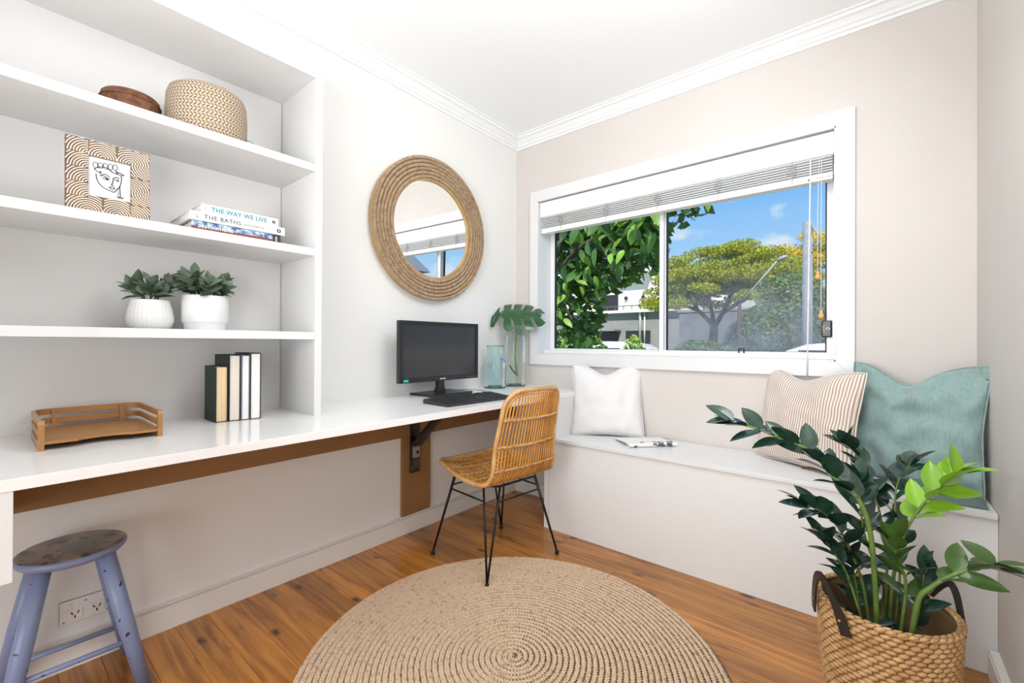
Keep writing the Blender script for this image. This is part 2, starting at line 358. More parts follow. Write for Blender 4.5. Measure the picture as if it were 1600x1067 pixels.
def BM(): return bmesh.new()
def box(bm, x0, x1, y0, y1, z0, z1, bev=0, mi=0, rot=None, piv=None):
    vs = [bm.verts.new(v) for v in ((x0, y0, z0), (x1, y0, z0), (x1, y1, z0), (x0, y1, z0), (x0, y0, z1), (x1, y0, z1), (x1, y1, z1), (x0, y1, z1))]
    fs = [bm.faces.new([vs[i] for i in q]) for q in ((0, 3, 2, 1), (4, 5, 6, 7), (0, 1, 5, 4), (1, 2, 6, 5), (2, 3, 7, 6), (3, 0, 4, 7))]
    for f in fs: f.material_index = mi
    if bev:
        es = list({e for f in fs for e in f.edges})
        r = bmesh.ops.bevel(bm, geom=es, offset=bev, segments=2, affect='EDGES', profile=.6)
        vs = list({v for f in r['faces'] for v in f.verts} | {v for v in vs if v.is_valid})
    if rot is not None: bmesh.ops.rotate(bm, verts=vs, cent=piv or ((x0 + x1) / 2, (y0 + y1) / 2, (z0 + z1) / 2), matrix=rot)
    return vs
def bx(*a, **k):
    bm = BM(); box(bm, *a, **k); return bm
def frames(P, closed=False):
    n = len(P); T = []
    for i in range(n):
        a = P[(i - 1) % n] if closed or i > 0 else P[i]; b = P[(i + 1) % n] if closed or i < n - 1 else P[i]
        d = b - a; T.append(d.normalized() if d.length > 1e-9 else Vector((0, 0, 1)))
    u = T[0].orthogonal().normalized(); U = []
    for t in T:
        u = u - t * u.dot(t)
        u = u.normalized() if u.length > 1e-6 else t.orthogonal().normalized()
        U.append(u)
    return T, U
def tube(bm, P, r, n=8, closed=False, cap=True, flat=None, mi=0):
    P = [Vector(p) for p in P]; T, U = frames(P, closed); rings = []
    if closed:  # remove twist
        pass
    for i, p in enumerate(P):
        rr = r[i] if isinstance(r, (list, tuple)) else r
        w = T[i].cross(U[i]); ring = []
        for k in range(n):
            a = 2 * PI * k / n; x = math.cos(a) * rr; y = math.sin(a) * rr * (flat or 1)
            ring.append(bm.verts.new(p + U[i] * x + w * y))
        rings.append(ring)
    m = len(P)
    for i in range(m if closed else m - 1):
        A = rings[i]; B = rings[(i + 1) % m]; s = 0
        if closed and i == m - 1:
            s = min(range(n), key=lambda s: (A[0].co - B[s].co).length)
        for k in range(n):
            f = bm.faces.new((A[k], A[(k + 1) % n], B[(k + 1 + s) % n], B[(k + s) % n])); f.material_index = mi; f.smooth = True
    if cap and not closed:
        for q in (rings[0][::-1], rings[-1]):
            f = bm.faces.new(q); f.material_index = mi
    return rings
def lathe(bm, prof, c, n=32, cap0=True, cap1=False, closed=False, mi=0, uvs=None, sx=1, sy=1):
    rings = []
    for r, z in prof:
        rings.append([bm.verts.new((c[0] + r * sx * math.cos(2 * PI * k / n), c[1] + r * sy * math.sin(2 * PI * k / n), c[2] + z)) for k in range(n)])
    uvl = bm.loops.layers.uv.verify() if uvs else None
    m = len(rings); s = 0; ss = [0]
    for i in range(1, m): s += math.hypot(prof[i][0] - prof[i - 1][0], prof[i][1] - prof[i - 1][1]); ss.append(s)
    for i in range(m if closed else m - 1):
        A = rings[i]; B = rings[(i + 1) % m]
        for k in range(n):
            f = bm.faces.new((A[k], A[(k + 1) % n], B[(k + 1) % n], B[k])); f.smooth = True; f.material_index = mi
            if uvs:
                for l, (uu, vv) in zip(f.loops, ((k, i), (k + 1, i), (k + 1, i + 1), (k, i + 1))):
                    l[uvl].uv = (uu / n * uvs[0], ss[min(vv, m - 1)] * uvs[1])
    if cap0 and not closed: bm.faces.new(rings[0][::-1]).material_index = mi
    if cap1 and not closed: bm.faces.new(rings[-1]).material_index = mi
    return rings
def prism(bm, pts, axis, a0, a1, mi=0):
    """polygon pts in the plane normal to axis, extruded a0..a1"""
    def P(p, a): return {'x': (a, p[0], p[1]), 'y': (p[0], a, p[1]), 'z': (p[0], p[1], a)}[axis]
    A = [bm.verts.new(P(p, a0)) for p in pts]; B = [bm.verts.new(P(p, a1)) for p in pts]; n = len(pts)
    fs = [bm.faces.new(A[::-1]), bm.faces.new(B)] + [bm.faces.new((A[i], A[(i + 1) % n], B[(i + 1) % n], B[i])) for i in range(n)]
    for f in fs: f.material_index = mi
def ball(bm, c, r, u=10, v=7, s=(1, 1, 1), mat4=None):
    M = Matrix.Translation(c) @ (mat4 or Matrix.Identity(4)) @ Matrix.Diagonal((r * s[0], r * s[1], r * s[2], 1))
    bmesh.ops.create_uvsphere(bm, u_segments=u, v_segments=v, radius=1, matrix=M)
def spline(P, n):
    P = [Vector(p) for p in P]; out = []
    for i in range(len(P) - 1):
        p0 = P[max(i - 1, 0)]; p1 = P[i]; p2 = P[i + 1]; p3 = P[min(i + 2, len(P) - 1)]
        for k in range(n):
            t = k / n
            out.append(.5 * ((2 * p1) + (-p0 + p2) * t + (2 * p0 - 5 * p1 + 4 * p2 - p3) * t * t + (-p0 + 3 * p1 - 3 * p2 + p3) * t ** 3))
    out.append(P[-1]); return out
def text(name, s, m, parent, size, org, xa, ya, ext=.0004, sx=1.0, spacing=1.0, local=False, bold=.0):
    cu = bpy.data.curves.new('t', 'FONT'); cu.body = s; cu.size = size; cu.extrude = ext; cu.space_character = spacing; cu.resolution_u = 2; cu.offset = size * bold
    t = bpy.data.objects.new('t', cu); C.objects.link(t)
    me = bpy.data.meshes.new_from_object(t.evaluated_get(bpy.context.evaluated_depsgraph_get()))
    bpy.data.objects.remove(t)
    X = Vector(xa).normalized(); Y = Vector(ya).normalized(); Z = X.cross(Y)
    M = Matrix(((X.x * sx, Y.x, Z.x, org[0]), (X.y * sx, Y.y, Z.y, org[1]), (X.z * sx, Y.z, Z.z, org[2]), (0, 0, 0, 1)))
    if not local: M = MW[parent].inverted() @ M
    me.transform(M); me.name = name; me.materials.clear(); me.materials.append(m)
    o = bpy.data.objects.new(name, me); return link(o, parent)

# ------------------------------------------------------------------ room dimensions (metres)
XL, XR, YW, YN, ZC = -2.061, .303, 2.526, -1.45, 2.57
ZD, XDF, ZB, YB, XU = .784, -1.425, .531, 2.112, -1.741

# ================================================================== SETTING
fl = obj('floor', bx(XL - .1, XR + .1, YN - .1, YW + .1, -.12, -.02), m_dark, kind='structure')
row = 0; y = .68 - .1035 * 21; protos = {}
while y < YW:
    w = .1035; x = XL - .0; cuts = [XL]
    if row % 3 == 1: cuts.append(XL + .55 + .9 * rnd.random())
    if row % 3 == 2: cuts.append(XL + 1.0 + .8 * rnd.random())
    cuts.append(XR + .02)
    y0, y1 = max(y, YN), min(y + w, YW)
    if y1 - y0 > .01:
        for a, b in zip(cuts, cuts[1:]):
            key = (round(b - a, 3), round(y1 - y0, 3))
            if key not in protos:
                bm = bx(.0006, b - a - .0006, .0005, y1 - y0 - .0005, -.02, 0, bev=.0008)
                me = bpy.data.meshes.new('floor_board'); bmesh.ops.recalc_face_normals(bm, faces=bm.faces); bm.to_mesh(me); bm.free(); me.materials.append(m_floor); protos[key] = me
            o = bpy.data.objects.new('floor_board', protos[key]); link(o, fl, (a, y0, -.0002 * rnd.random()))
    y += w; row += 1

wl = obj('wall_left', bx(XL - .1, XL, YN - .1, YW + .12, -.02, ZC + .1), m_wall_left, kind='structure')
wr = obj('wall_right', bx(XR, XR + .1, YN - .1, YW + .12, -.02, ZC + .1), m_wall, kind='structure')
obj('wall_near', bx(XL, XR, YN - .1, YN, -.02, ZC), m_wall, kind='structure')
ce = obj('ceiling', bx(XL - .1, XR + .1, YN - .1, YW + .15, ZC, ZC + .1), m_ceil, kind='structure')
# window wall around the opening
WX0, WX1, WZ0, WZ1 = -1.857, -.150, 1.003, 2.086
bm = BM()
box(bm, XL, WX0, YW, YW + .17, -.02, ZC); box(bm, WX1, XR, YW, YW + .17, -.02, ZC)
box(bm, WX0, WX1, YW, YW + .17, -.02, WZ0); box(bm, WX0, WX1, YW, YW + .17, WZ1, ZC)
obj('wall_back', bm, m_wall, kind='structure')
# cornice: stepped cove profile, (out from wall, down from ceiling)
prof = [(0, 0), (.088, 0), (.088, -.006), (.074, -.009), (.070, -.019), (.056, -.022), (.046, -.030), (.036, -.040), (.026, -.046), (.022, -.056), (.010, -.060), (.008, -.072), (0, -.072)]
def cornice(name, fn, a0, a1, s0, s1):
    bm = BM(); A = [bm.verts.new(fn(p, q, a0 + s0 * p)) for p, q in prof]; B = [bm.verts.new(fn(p, q, a1 + s1 * p)) for p, q in prof]; n = len(prof)
    bm.faces.new(A); bm.faces.new(B[::-1])
    for i in range(n): bm.faces.new((A[i], A[(i + 1) % n], B[(i + 1) % n], B[i]))
    return obj(name, bm, m_corn, kind='structure')
cornice('trim_1', lambda p, q, a: (XL + p, a, ZC + q), YN, YW, 0, -1)
cornice('trim_2', lambda p, q, a: (a, YW - p, ZC + q), XL, XR, 1, -1)
cornice('trim_3', lambda p, q, a: (XR - p, a, ZC + q), YN, YW, 0, -1)
# skirtings
def skirt(name, fn, a0, a1):
    bm = BM(); pr = [(0, 0), (.016, 0), (.016, .086), (.005, .088), (.005, .0925), (.014, .094), (.014, .099), (0, .101)]
    A = [bm.verts.new(fn(p, q, a0)) for p, q in pr]; B = [bm.verts.new(fn(p, q, a1)) for p, q in pr]
    bm.faces.new(A); bm.faces.new(B[::-1])
    for i in range(len(pr)): bm.faces.new((A[i], A[(i + 1) % len(pr)], B[(i + 1) % len(pr)], B[i]))
    return obj(name, bm, m_skirt, kind='structure')
skirt('baseboard_left', lambda p, q, a: (XL + p, a, q), YN, YW)
skirt('baseboard_right', lambda p, q, a: (XR - p * 1.5, a, q * .86), YN, YB - .001)
skirt('baseboard_back', lambda p, q, a: (a, YW - p, q), XL + .016, -1.51)
# wall plate: thin raised lining on the wall under the desk (edge reads as a line above the skirting)

# ------------------------------------------------------------------ window
w1 = thing('window_1', None, None, (-1.0, YW, .93), kind='structure')
AX0, AX1, AZ0, AZ1 = -1.920, -.079, .930, 2.157
t = .019
def arch(pts):
    bm = BM(); prism(bm, pts, 'y', YW - t, YW); bmesh.ops.bevel(bm, geom=[e for e in bm.edges], offset=.0015, segments=1, affect='EDGES'); return obj('architrave', bm, m_gloss, w1)
arch([(AX0, AZ0), (WX0, WZ0), (WX0, WZ1), (AX0, AZ1)]); arch([(AX1, AZ1), (WX1, WZ1), (WX1, WZ0), (AX1, AZ0)])
arch([(AX0, AZ1), (WX0, WZ1), (WX1, WZ1), (AX1, AZ1)]); arch([(AX0, AZ0), (AX1, AZ0), (WX1, WZ0), (WX0, WZ0)])
obj('jamb', bx(WX0, WX0 + .006, YW - t, YW + .17, WZ0, WZ1), m_gloss, w1); obj('jamb', bx(WX1 - .006, WX1, YW - t, YW + .17, WZ0, WZ1), m_gloss, w1)
obj('head_lining', bx(WX0, WX1, YW - t, YW + .17, WZ1 - .006, WZ1), m_gloss, w1)
obj('sill', bx(WX0, WX1, YW - t, YW + .17, WZ0, WZ0 + .006), m_gloss, w1)
obj('bottom_track', bx(WX0 + .008, WX1 - .010, YW + .060, YW + .15, WZ0 + .006, WZ0 + .028, bev=.002), m_win, w1)
YS = YW + .134  # outer (fixed) sash plane; the sliding sash sits 3 cm nearer
def sash(x0, x1, y0, z0, z1, wl_, wr_, wb, wt, pane_m, seal=.006, name='sash'):
    bm = BM(); d = .028
    box(bm, x0, x0 + wl_, y0, y0 + d, z0, z1, bev=.0015); box(bm, x1 - wr_, x1, y0, y0 + d, z0, z1, bev=.0015)
    box(bm, x0 + wl_, x1 - wr_, y0, y0 + d, z0, z0 + wb, bev=.0015); box(bm, x0 + wl_, x1 - wr_, y0, y0 + d, z1 - wt, z1, bev=.0015)
    s = obj(name, bm, m_win, w1)
    a0, a1, b0, b1 = x0 + wl_, x1 - wr_, z0 + wb, z1 - wt
    bm = BM(); box(bm, a0, a0 + seal * 1.4, y0 + .004, y0 + .02, b0, b1); box(bm, a1 - seal, a1, y0 + .004, y0 + .02, b0, b1)
    box(bm, a0, a1, y0 + .004, y0 + .02, b0, b0 + .002); box(bm, a0, a1, y0 + .004, y0 + .02, b1 - seal, b1)
    obj('seal', bm, m_seal, s)
    obj('pane', bx(a0 + .001, a1 - .001, y0 + .011, y0 + .015, b0 + .001, b1 - .001), pane_m, s)
    return s
sash(WX0 + .008, -1.012, YS, WZ0 + .026, WZ1 - .006, .038, .012, .014, .04, m_pane)
s2 = sash(-1.022, WX1 - .012, YS - .030, WZ0 + .024, WZ1 - .006, .040, .030, .014, .04, m_paned)
obj('stile_groove', bx(-.997, -.986, YS - .0315, YS - .030, WZ0 + .04, WZ1 - .05), m_alu, s2)
obj('reveal_frame', bx(WX1 - .016, WX1 - .006, YS - .05, YS - .03, WZ0 + .028, WZ1 - .01), m_win, w1)
lk = obj('sash_lock', bx(-.212, -.170, YS - .046, YS - .030, 1.115, 1.197, bev=.006), m_blackpl, w1)
bm = BM(); ball(bm, (-.186, YS - .0465, 1.157), .0095, s=(1, .12, .62)); obj('lock_logo', bm, m_wtxt, lk, True)
bm = BM(); ball(bm, (-.186, YS - .0475, 1.157), .0055, s=(1, .12, .7)); obj('lock_logo_centre', bm, mat('lock_blue', (.02, .08, .5), .4), lk, True)
text('lock_lettering', 'LOCK', mat('lock_yellow', (.6, .45, .03), .5), lk, .014, (-.199, YS - .0468, 1.136), (0, 0, 1), (-1, 0, 0))
bm = BM(); tube(bm, [(-.580, YS - .034, WZ0 + .030), (-.580, YS - .040, WZ0 + .052), (-.555, YS - .040, WZ0 + .052), (-.555, YS - .034, WZ0 + .030)], .004, 6); obj('sash_catch', bm, m_blackpl, w1)

# ------------------------------------------------------------------ bookcase standing on the desk
YU0, YU1, ZT = -.80, .882, 2.172
bk = thing('bookcase', 'white open shelf unit built over the desk, filling the left of the room', 'bookcase', (-1.9, .05, ZD))
ti = .028
obj('side_panel', bx(XL, XU, .854, YU1, ZD, ZT), m_shelf, bk); obj('side_panel', bx(XL, XU, YU0, YU0 + ti, ZD, ZT), m_shelf, bk)
obj('top_panel', bx(XL, XU, YU0 + ti, .854, ZT - ti, ZT), m_shelf, bk)
obj('back_panel', bx(XL, XL + .006, YU0 + ti, .850, ZD, ZT - ti), m_shelf, bk)
for z in (1.796, 1.456, 1.120):
    obj('shelf', bx(XL + .006, XU - .001, YU0 + ti, .8535, z - .029, z, bev=.0008), m_gloss if z == 1.120 else m_shelf, bk)

# ------------------------------------------------------------------ desk
dk = thing('wall_desk', 'long white desk running the full left wall to the window, on brown battens', 'desk', (-1.75, .9, 0))
obj('desktop', bx(XL, XDF, -.80, YW, ZD - .027, ZD, bev=.0015), m_desk, dk)
obj('batten', bx(XL, XL + .022, -.8, 2.50, .548, ZD - .027), m_brown, dk, label='brown batten under the desktop')
obj('mounting_board', bx(XL, XL + .020, 1.505, 1.706, .105, .5475, bev=.003), m_brown, dk, label='brown upright board behind the bracket')
br = obj('bracket', bx(XL + .021, XL + .030, 1.553, 1.617, .340, ZD - .028), m_iron, dk, label='dark steel folding bracket')
obj('arm', bx(XL + .03, -1.60, 1.567, 1.603, ZD - .040, ZD - .0275), m_iron, br)
bm = BM()
L = math.hypot(.26, .245); ang = math.atan2(.245, .26)
box(bm, 0, L, 1.558, 1.612, -.012, .012, bev=.002, rot=Matrix.Rotation(-ang, 3, 'Y'), piv=(0, 1.585, 0)); bmesh.ops.translate(bm, verts=bm.verts, vec=(-2.022, 0, .498))
obj('strut', bm, m_iron, br)
bm = bx(XL + .030, XL + .040, 1.562, 1.610, .425, .505, bev=.003); obj('hinge_plate', bm, mat('bright_steel', (.35, .33, .31), .4, .8), br)
bm = BM(); ball(bm, (XL + .042, 1.592, .455), .009, s=(.5, 1, 1)); obj('bolt', bm, m_dark, br, True)
obj('end_panel', bx(XDF - .018, XDF - .002, YB + .004, YW, ZB + .0005, ZD - .027), m_gloss, dk)
obj('drawer_front', bx(XDF - .018, XDF - .002, -.62, .045, .561, ZD - .0275, bev=.001), m_gloss, dk)
obj('drawer_side', bx(XL + .02, XDF - .018, .027, .045, .561, ZD - .0275), m_gloss, dk)

# ------------------------------------------------------------------ window bench
bn = thing('window_bench', 'built-in white box bench under the window', 'bench', (-.6, 2.32, 0))
obj('front_panel', bx(-1.473, XR - .001, YB + .004, YB + .022, 0.001, ZB - .018), m_bench, bn)
obj('corner_post', bx(-1.506, -1.476, YB + .001, YB + .036, 0.001, ZB - .018, bev=.002), m_bench, bn)
obj('side_panel', bx(-1.506, -1.488, YB + .037, YW - .001, 0.001, ZB - .018), m_bench, bn)
obj('lid', bx(-1.512, XR - .002, YB - .006, YW - .004, ZB - .018, ZB, bev=.0015), m_gloss, bn)

# ------------------------------------------------------------------ blind
bl = thing('venetian_blind', 'white slatted blind pulled up to the top of the window', 'blind', (-1.0, YW + .03, 1.85))
BX0, BX1 = WX0 + .012, WX1 - .008
bm = BM(); prism(bm, [(YW + .001, 1.972), (YW + .012, 1.968), (YW + .012, 2.072), (YW - .001, 2.072), (YW - .003, 2.0)], 'x', BX0, BX1); obj('valance', bm, m_blind, bl)
obj('head_rail', bx(BX0 + .004, BX1 - .01, YW + .014, YW + .062, 2.03, 2.072), m_blind, bl)
for i in range(6):
    z = 1.900 + i * .0125
    bm = BM(); prism(bm, [(YW + .010, z - .001), (YW + .030, z + .003), (YW + .060, z + .0005), (YW + .060, z + .0035), (YW + .030, z + .006), (YW + .010, z + .002)], 'x', BX0 + .008, BX1 - .006)
    bmesh.ops.rotate(bm, verts=bm.verts, cent=(0, YW + .035, z), matrix=Matrix.Rotation(R(rnd.uniform(-3, 3)), 3, 'X')); obj('slat', bm, m_blind, bl)
obj('bottom_rail', bx(BX0 + .006, BX1 - .004, YW + .006, YW + .062, 1.856, 1.890, bev=.004), m_blind, bl)
for x in (-1.673, -1.331, -.998, -.664, -.324):
    bm = BM()
    for k in range(5):
        z = 1.896 + k * .014; w_ = .010 + rnd.random() * .010
        tube(bm, spline([(x - w_, YW + .006, z), (x - w_ * .3, YW + .001, z + rnd.uniform(-.006, .006)), (x + w_ * .4, YW + .001, z + .004), (x + w_, YW + .006, z - rnd.random() * .004)], 3), .0016, 5)
    tube(bm, [(x, YW + .003, 1.862), (x + .002, YW + .002, 1.90), (x - .001, YW + .004, 1.97)], .0016, 5)
    obj('ladder_cord', bm, m_blindg, bl)
bm = BM(); tube(bm, [(-.249, YW + .003, 1.970), (-.2495, YW - .002, 1.86), (-.253, YW - .022, 1.4), (-.256, YW - .024, 1.05), (-.258, YW - .025, .925)], .0032, 6); obj('tilt_wand', bm, m_cordw, bl)
bm = BM(); tube(bm, spline([(-.214, YW + .004, 1.97), (-.220, YW + .000, 1.7), (-.2195, YW + .002, 1.42)], 4), .0013, 5); obj('pull_cord', bm, m_cordw, bl)
bm = BM(); tube(bm, spline([(-.205, YW + .004, 1.97), (-.207, YW + .001, 1.6), (-.206, YW + .002, 1.235)], 4), .0013, 5); obj('pull_cord', bm, m_cordw, bl)
for x, z in ((-.2195, 1.398), (-.206, 1.212)):
    bm = BM(); lathe(bm, [(.001, .030), (.006, .028), (.0075, .020), (.006, .015), (.011, .008), (.012, 0), (.008, -.008), (.001, -.011)], (x, YW + .002, z), 14, cap0=True, cap1=True); obj('tassel', bm, m_tassel, bl, True)
text('rail_lettering', 'WARNING  KEEP CORDS', m_gtxt, bl, .008, (-.230, YW + .0052, 1.867), (1, 0, 0), (0, 0, 1), ext=.0002)
bm = BM(); prism(bm, [(-.262, 1.864), (-.248, 1.864), (-.252, 1.878)], 'y', YW + .0050, YW + .0056); obj('warning_mark', bm, m_gtxt, bl)

# ------------------------------------------------------------------ rug: spiral jute braid
RC = (-.954, 1.166); RR = .705
rug = thing('round_rug', 'large round braided jute rug on the timber floor', 'rug', (RC[0], RC[1], 0))
pit = .0195; th_max = 2 * PI * (RR - .01) / pit
ss = []; th = 2.6
while th < th_max: ss.append(th); th += .0045 / max(pit * th / (2 * PI), .03)
th = np.array(ss); rad = pit * th / (2 * PI); arc = pit * th * th / (4 * PI); lam = .034
V = []; F = []; base = 0; nS = len(th)
er = np.stack([np.cos(th), np.sin(th), 0 * th], 1)
for s in range(3):
    ph = 2 * PI * arc / lam + s * 2 * PI / 3
    lat = .0049 * np.sin(ph); ver = .0037 * np.sin(2 * ph) + .0085
    jit = .0009 * np.sin(arc * 37 + s)
    for k, (a, b) in enumerate(((.0054, 0), (0, .0047), (-.0054, 0), (0, -.0047))):
        V.append(er * (rad + lat + a + jit)[:, None] + np.array([0, 0, 1]) * (ver + b)[:, None])
V = np.concatenate(V); V[:, 2] = np.clip(V[:, 2], .001, None)
i = np.arange(nS - 1)
for s in range(3):
    for k in range(4):
        A = (s * 4 + k) * nS; B = (s * 4 + (k + 1) % 4) * nS
        F.append(np.stack([A + i, B + i, B + i + 1, A + i + 1], 1))
pyd('braid', V, np.concatenate(F), m_jute, rug, local=True)
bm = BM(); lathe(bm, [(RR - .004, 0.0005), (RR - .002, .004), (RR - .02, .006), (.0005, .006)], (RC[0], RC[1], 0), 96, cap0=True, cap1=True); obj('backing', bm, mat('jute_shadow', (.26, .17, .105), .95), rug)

# ------------------------------------------------------------------ mirror
MC = (XL, 1.70, 1.747)
mi = thing('round_mirror', 'round wall mirror framed in six rings of twisted rope', 'mirror', MC)
mi.rotation_euler = (0, R(.8), 0); mi.rotation_mode = 'XYZ'; mi.location.x += .0065
def ycirc(r, x, n, a0=0): return [(x, MC[1] + r * math.cos(2 * PI * k / n + a0), MC[2] + r * math.sin(2 * PI * k / n + a0)) for k in range(n)]
def xlathe(prof, n=96):  # revolve (radius, x) round the mirror's axis
    bm = BM(); rg = [[bm.verts.new((x, MC[1] + r * math.cos(2 * PI * k / n), MC[2] + r * math.sin(2 * PI * k / n))) for k in range(n)] for r, x in prof]
    for A, B in zip(rg, rg[1:] + rg[:1]):
        for k in range(n): bm.faces.new((A[k], A[(k + 1) % n], B[(k + 1) % n], B[k]))
    return bm
obj('band', xlathe([(.405, XL + .001), (.411, XL + .004), (.411, XL + .040), (.280, XL + .040), (.280, XL + .022), (.27, XL + .001)]), m_gold, mi)
bm = BM(); vsn = [bm.verts.new(p) for p in ycirc(.288, XL + .030, 96)]; bm.faces.new(vsn)
vsb = [bm.verts.new(p) for p in ycirc(.288, XL + .024, 96)]; bm.faces.new(vsb[::-1])
obj('mirror_glass', bm, m_mirror, mi)
for j in range(6):
    r0 = .292 + .0105 + j * .0208; n = int(2 * PI * r0 / .0042); turns = int(2 * PI * r0 / .030) * 1; V = []; F = []
    for s in range(3):
        b0 = s * n * 5
        for k in range(n):
            a = 2 * PI * k / n; p = turns * a + 2 * PI * s / 3
            rc = r0 + .0058 * math.cos(p); xc = XL + .048 + .0058 * math.sin(p)
            for q in range(5):
                g = 2 * PI * q / 5; r = rc + .0054 * math.cos(g); x = xc + .0054 * math.sin(g)
                V.append((x, MC[1] + r * math.cos(a), MC[2] + r * math.sin(a)))
                F.append((b0 + k * 5 + q, b0 + k * 5 + (q + 1) % 5, b0 + ((k + 1) % n) * 5 + (q + 1) % 5, b0 + ((k + 1) % n) * 5 + q))
    pyd('rope_ring', V, F, m_rope, mi)

# ------------------------------------------------------------------ monitor, keyboard
mo = thing('monitor', 'black desktop monitor on a square stand under the mirror', 'monitor', (-1.94, 1.69, ZD))
PX = -1.895; MY0, MY1, MZ0, MZ1 = 1.376, 1.955, .866, 1.196
bm = BM(); box(bm, PX - .030, PX - .008, MY0, MY1, MZ0, MZ1, bev=.004); box(bm, PX - .055, PX - .028, MY0 + .08, MY1 - .08, MZ0 + .05, MZ1 - .06, bev=.008); obj('housing', bm, m_blackmt, mo)
bm = BM(); b = .020
for a in ((MY0, MY0 + b, MZ0, MZ1), (MY1 - b, MY1, MZ0, MZ1), (MY0 + b, MY1 - b, MZ0, MZ0 + .026), (MY0 + b, MY1 - b, MZ1 - b, MZ1)): box(bm, PX - .008, PX, *a, bev=.0012)
bz = obj('bezel', bm, m_blackpl, mo)
obj('screen', bx(PX - .008, PX - .0055, MY0 + b, MY1 - b, MZ0 + .026, MZ1 - b), m_screen, mo)
obj('badge', bx(PX, PX + .0006, 1.648, 1.690, MZ0 + .009, MZ0 + .0135), m_wtxt, bz)
obj('energy_sticker', bx(PX, PX + .0005, MY0 + .025, MY0 + .055, MZ0 + .006, MZ0 + .018), m_green_led, bz)
bm = BM()
for k in range(6): box(bm, PX, PX + .0008, 1.858 + k * .014, 1.863 + k * .014, MZ0 + .010, MZ0 + .0125)
obj('buttons', bm, m_lamp, bz)
bm = BM(); prism(bm, [(1.655, ZD + .012), (1.725, ZD + .012), (1.712, ZD + .045), (1.708, MZ0 + .06), (1.670, MZ0 + .06), (1.668, ZD + .045)], 'x', PX - .062, PX - .034); obj('stand', bm, m_blackpl, mo)
obj('base', bx(-2.035, -1.835, 1.545, 1.850, ZD + .0005, ZD + .013, bev=.004), m_blackpl, mo)
kb = thing('keyboard', 'black wired keyboard in front of the monitor', 'keyboard', (-1.595, 1.59, ZD), R(-2))
bm = BM(); prism(bm, [(-.088, .001), (.085, .001), (.092, .004), (.092, .010), (-.088, .024), (-.095, .018), (-.095, .003)], 'y', -.225, .225)
bmesh.ops.bevel(bm, geom=bm.edges[:], offset=.002, segments=1, affect='EDGES'); obj('case', bm, m_blackmt, kb, local=True)
bm = BM()
for r in range(6):
    x = -.074 + r * .0255
    for c in range(22):
        if c in (15, 19 - 1) : continue
        yy = -.212 + c * .0193; z = .0225 - (x + .088) * .078
        if r == 5 and 4 <= c <= 9: continue
        vv = box(bm, x, x + .0205, yy, yy + .016, z, z + .0065); [setattr(v, 'co', v.co) for v in vv]
box(bm, -.074 + 5 * .0255, -.074 + 5 * .0255 + .0205, -.212 + 4 * .0193, -.212 + 9.8 * .0193, .011, .0175)
obj('keys', bm, mat('key_black', (.035, .035, .037), .42), kb, local=True, kind='stuff')
cb = BM(); tube(cb, spline([(-1.690, 1.69, ZD + .008), (-1.74, 1.72, ZD + .003), (-1.80, 1.93, ZD + .003), (-1.95, 1.98, ZD + .003), (-2.03, 1.90, ZD + .003)], 6), .0022, 6); obj('cable', cb, m_lamp, kb)

# ------------------------------------------------------------------ glass bottles and monstera leaf
def bottle(name, label, c, prof_out, m, wall=.004):
    t_ = thing(name, label, 'vase', c); inn = [(max(r - wall, .001), z + (.006 if i == 0 else 0)) for i, (r, z) in enumerate(prof_out)]
    bm = BM(); lathe(bm, [(.001, .0)] + prof_out, c, 40, cap0=False); obj('glass_body', bm, m, t_, True)
    bm = BM(); lathe(bm, [(.001, .001), (prof_out[1][0] * .97, .001), (prof_out[1][0], .005), (prof_out[1][0] * .97, .010), (.001, .008)], c, 40, cap0=False); obj('thick_base', bm, m, t_, True)
    bm = BM(); r, z = prof_out[-1]; tube(bm, [(c[0] + r * math.cos(2 * PI * k / 32), c[1] + r * math.sin(2 * PI * k / 32), c[2] + z) for k in range(32)], .0028, 8, closed=True); obj('lip', bm, m, t_, True)
    return t_
bottle('glass_bottle', 'short aqua glass bottle vase next to the monitor, empty', (-1.955, 2.178, ZD), [(.066, .002), (.072, .010), (.0725, .100), (.072, .165), (.066, .182), (.056, .190), (.0525, .197), (.0515, .245), (.054, .268), (.057, .276)], m_vaset)
bottle('glass_vase', 'tall pale green glass vase holding the monstera leaf', (-1.942, 2.372, ZD), [(.066, .002), (.073, .010), (.0735, .18), (.073, .335), (.068, .352), (.057, .362), (.0515, .370), (.0505, .390), (.053, .402)], m_vaseg)
ms = thing('monstera_leaf', 'cut split monstera leaf standing in the tall glass vase', 'leaf', (-1.942, 2.372, .85))
stm = spline([(-1.905, 2.35, .855), (-1.915, 2.352, .90), (-1.937, 2.365, 1.0), (-1.935, 2.37, 1.10), (-1.932, 2.368, 1.20), (-1.958, 2.335, 1.275)], 6)
bm = BM(); tube(bm, stm, [.0065 - .003 * k / len(stm) for k in range(len(stm))], 8); obj('stalk', bm, m_stem, ms, True)
bm = BM(); tube(bm, [(-1.908, 2.35, .862), (-1.945, 2.345, .895), (-1.968, 2.345, .925)], [.006, .005, .004], 7); obj('sheath', bm, m_stemd, ms, True)
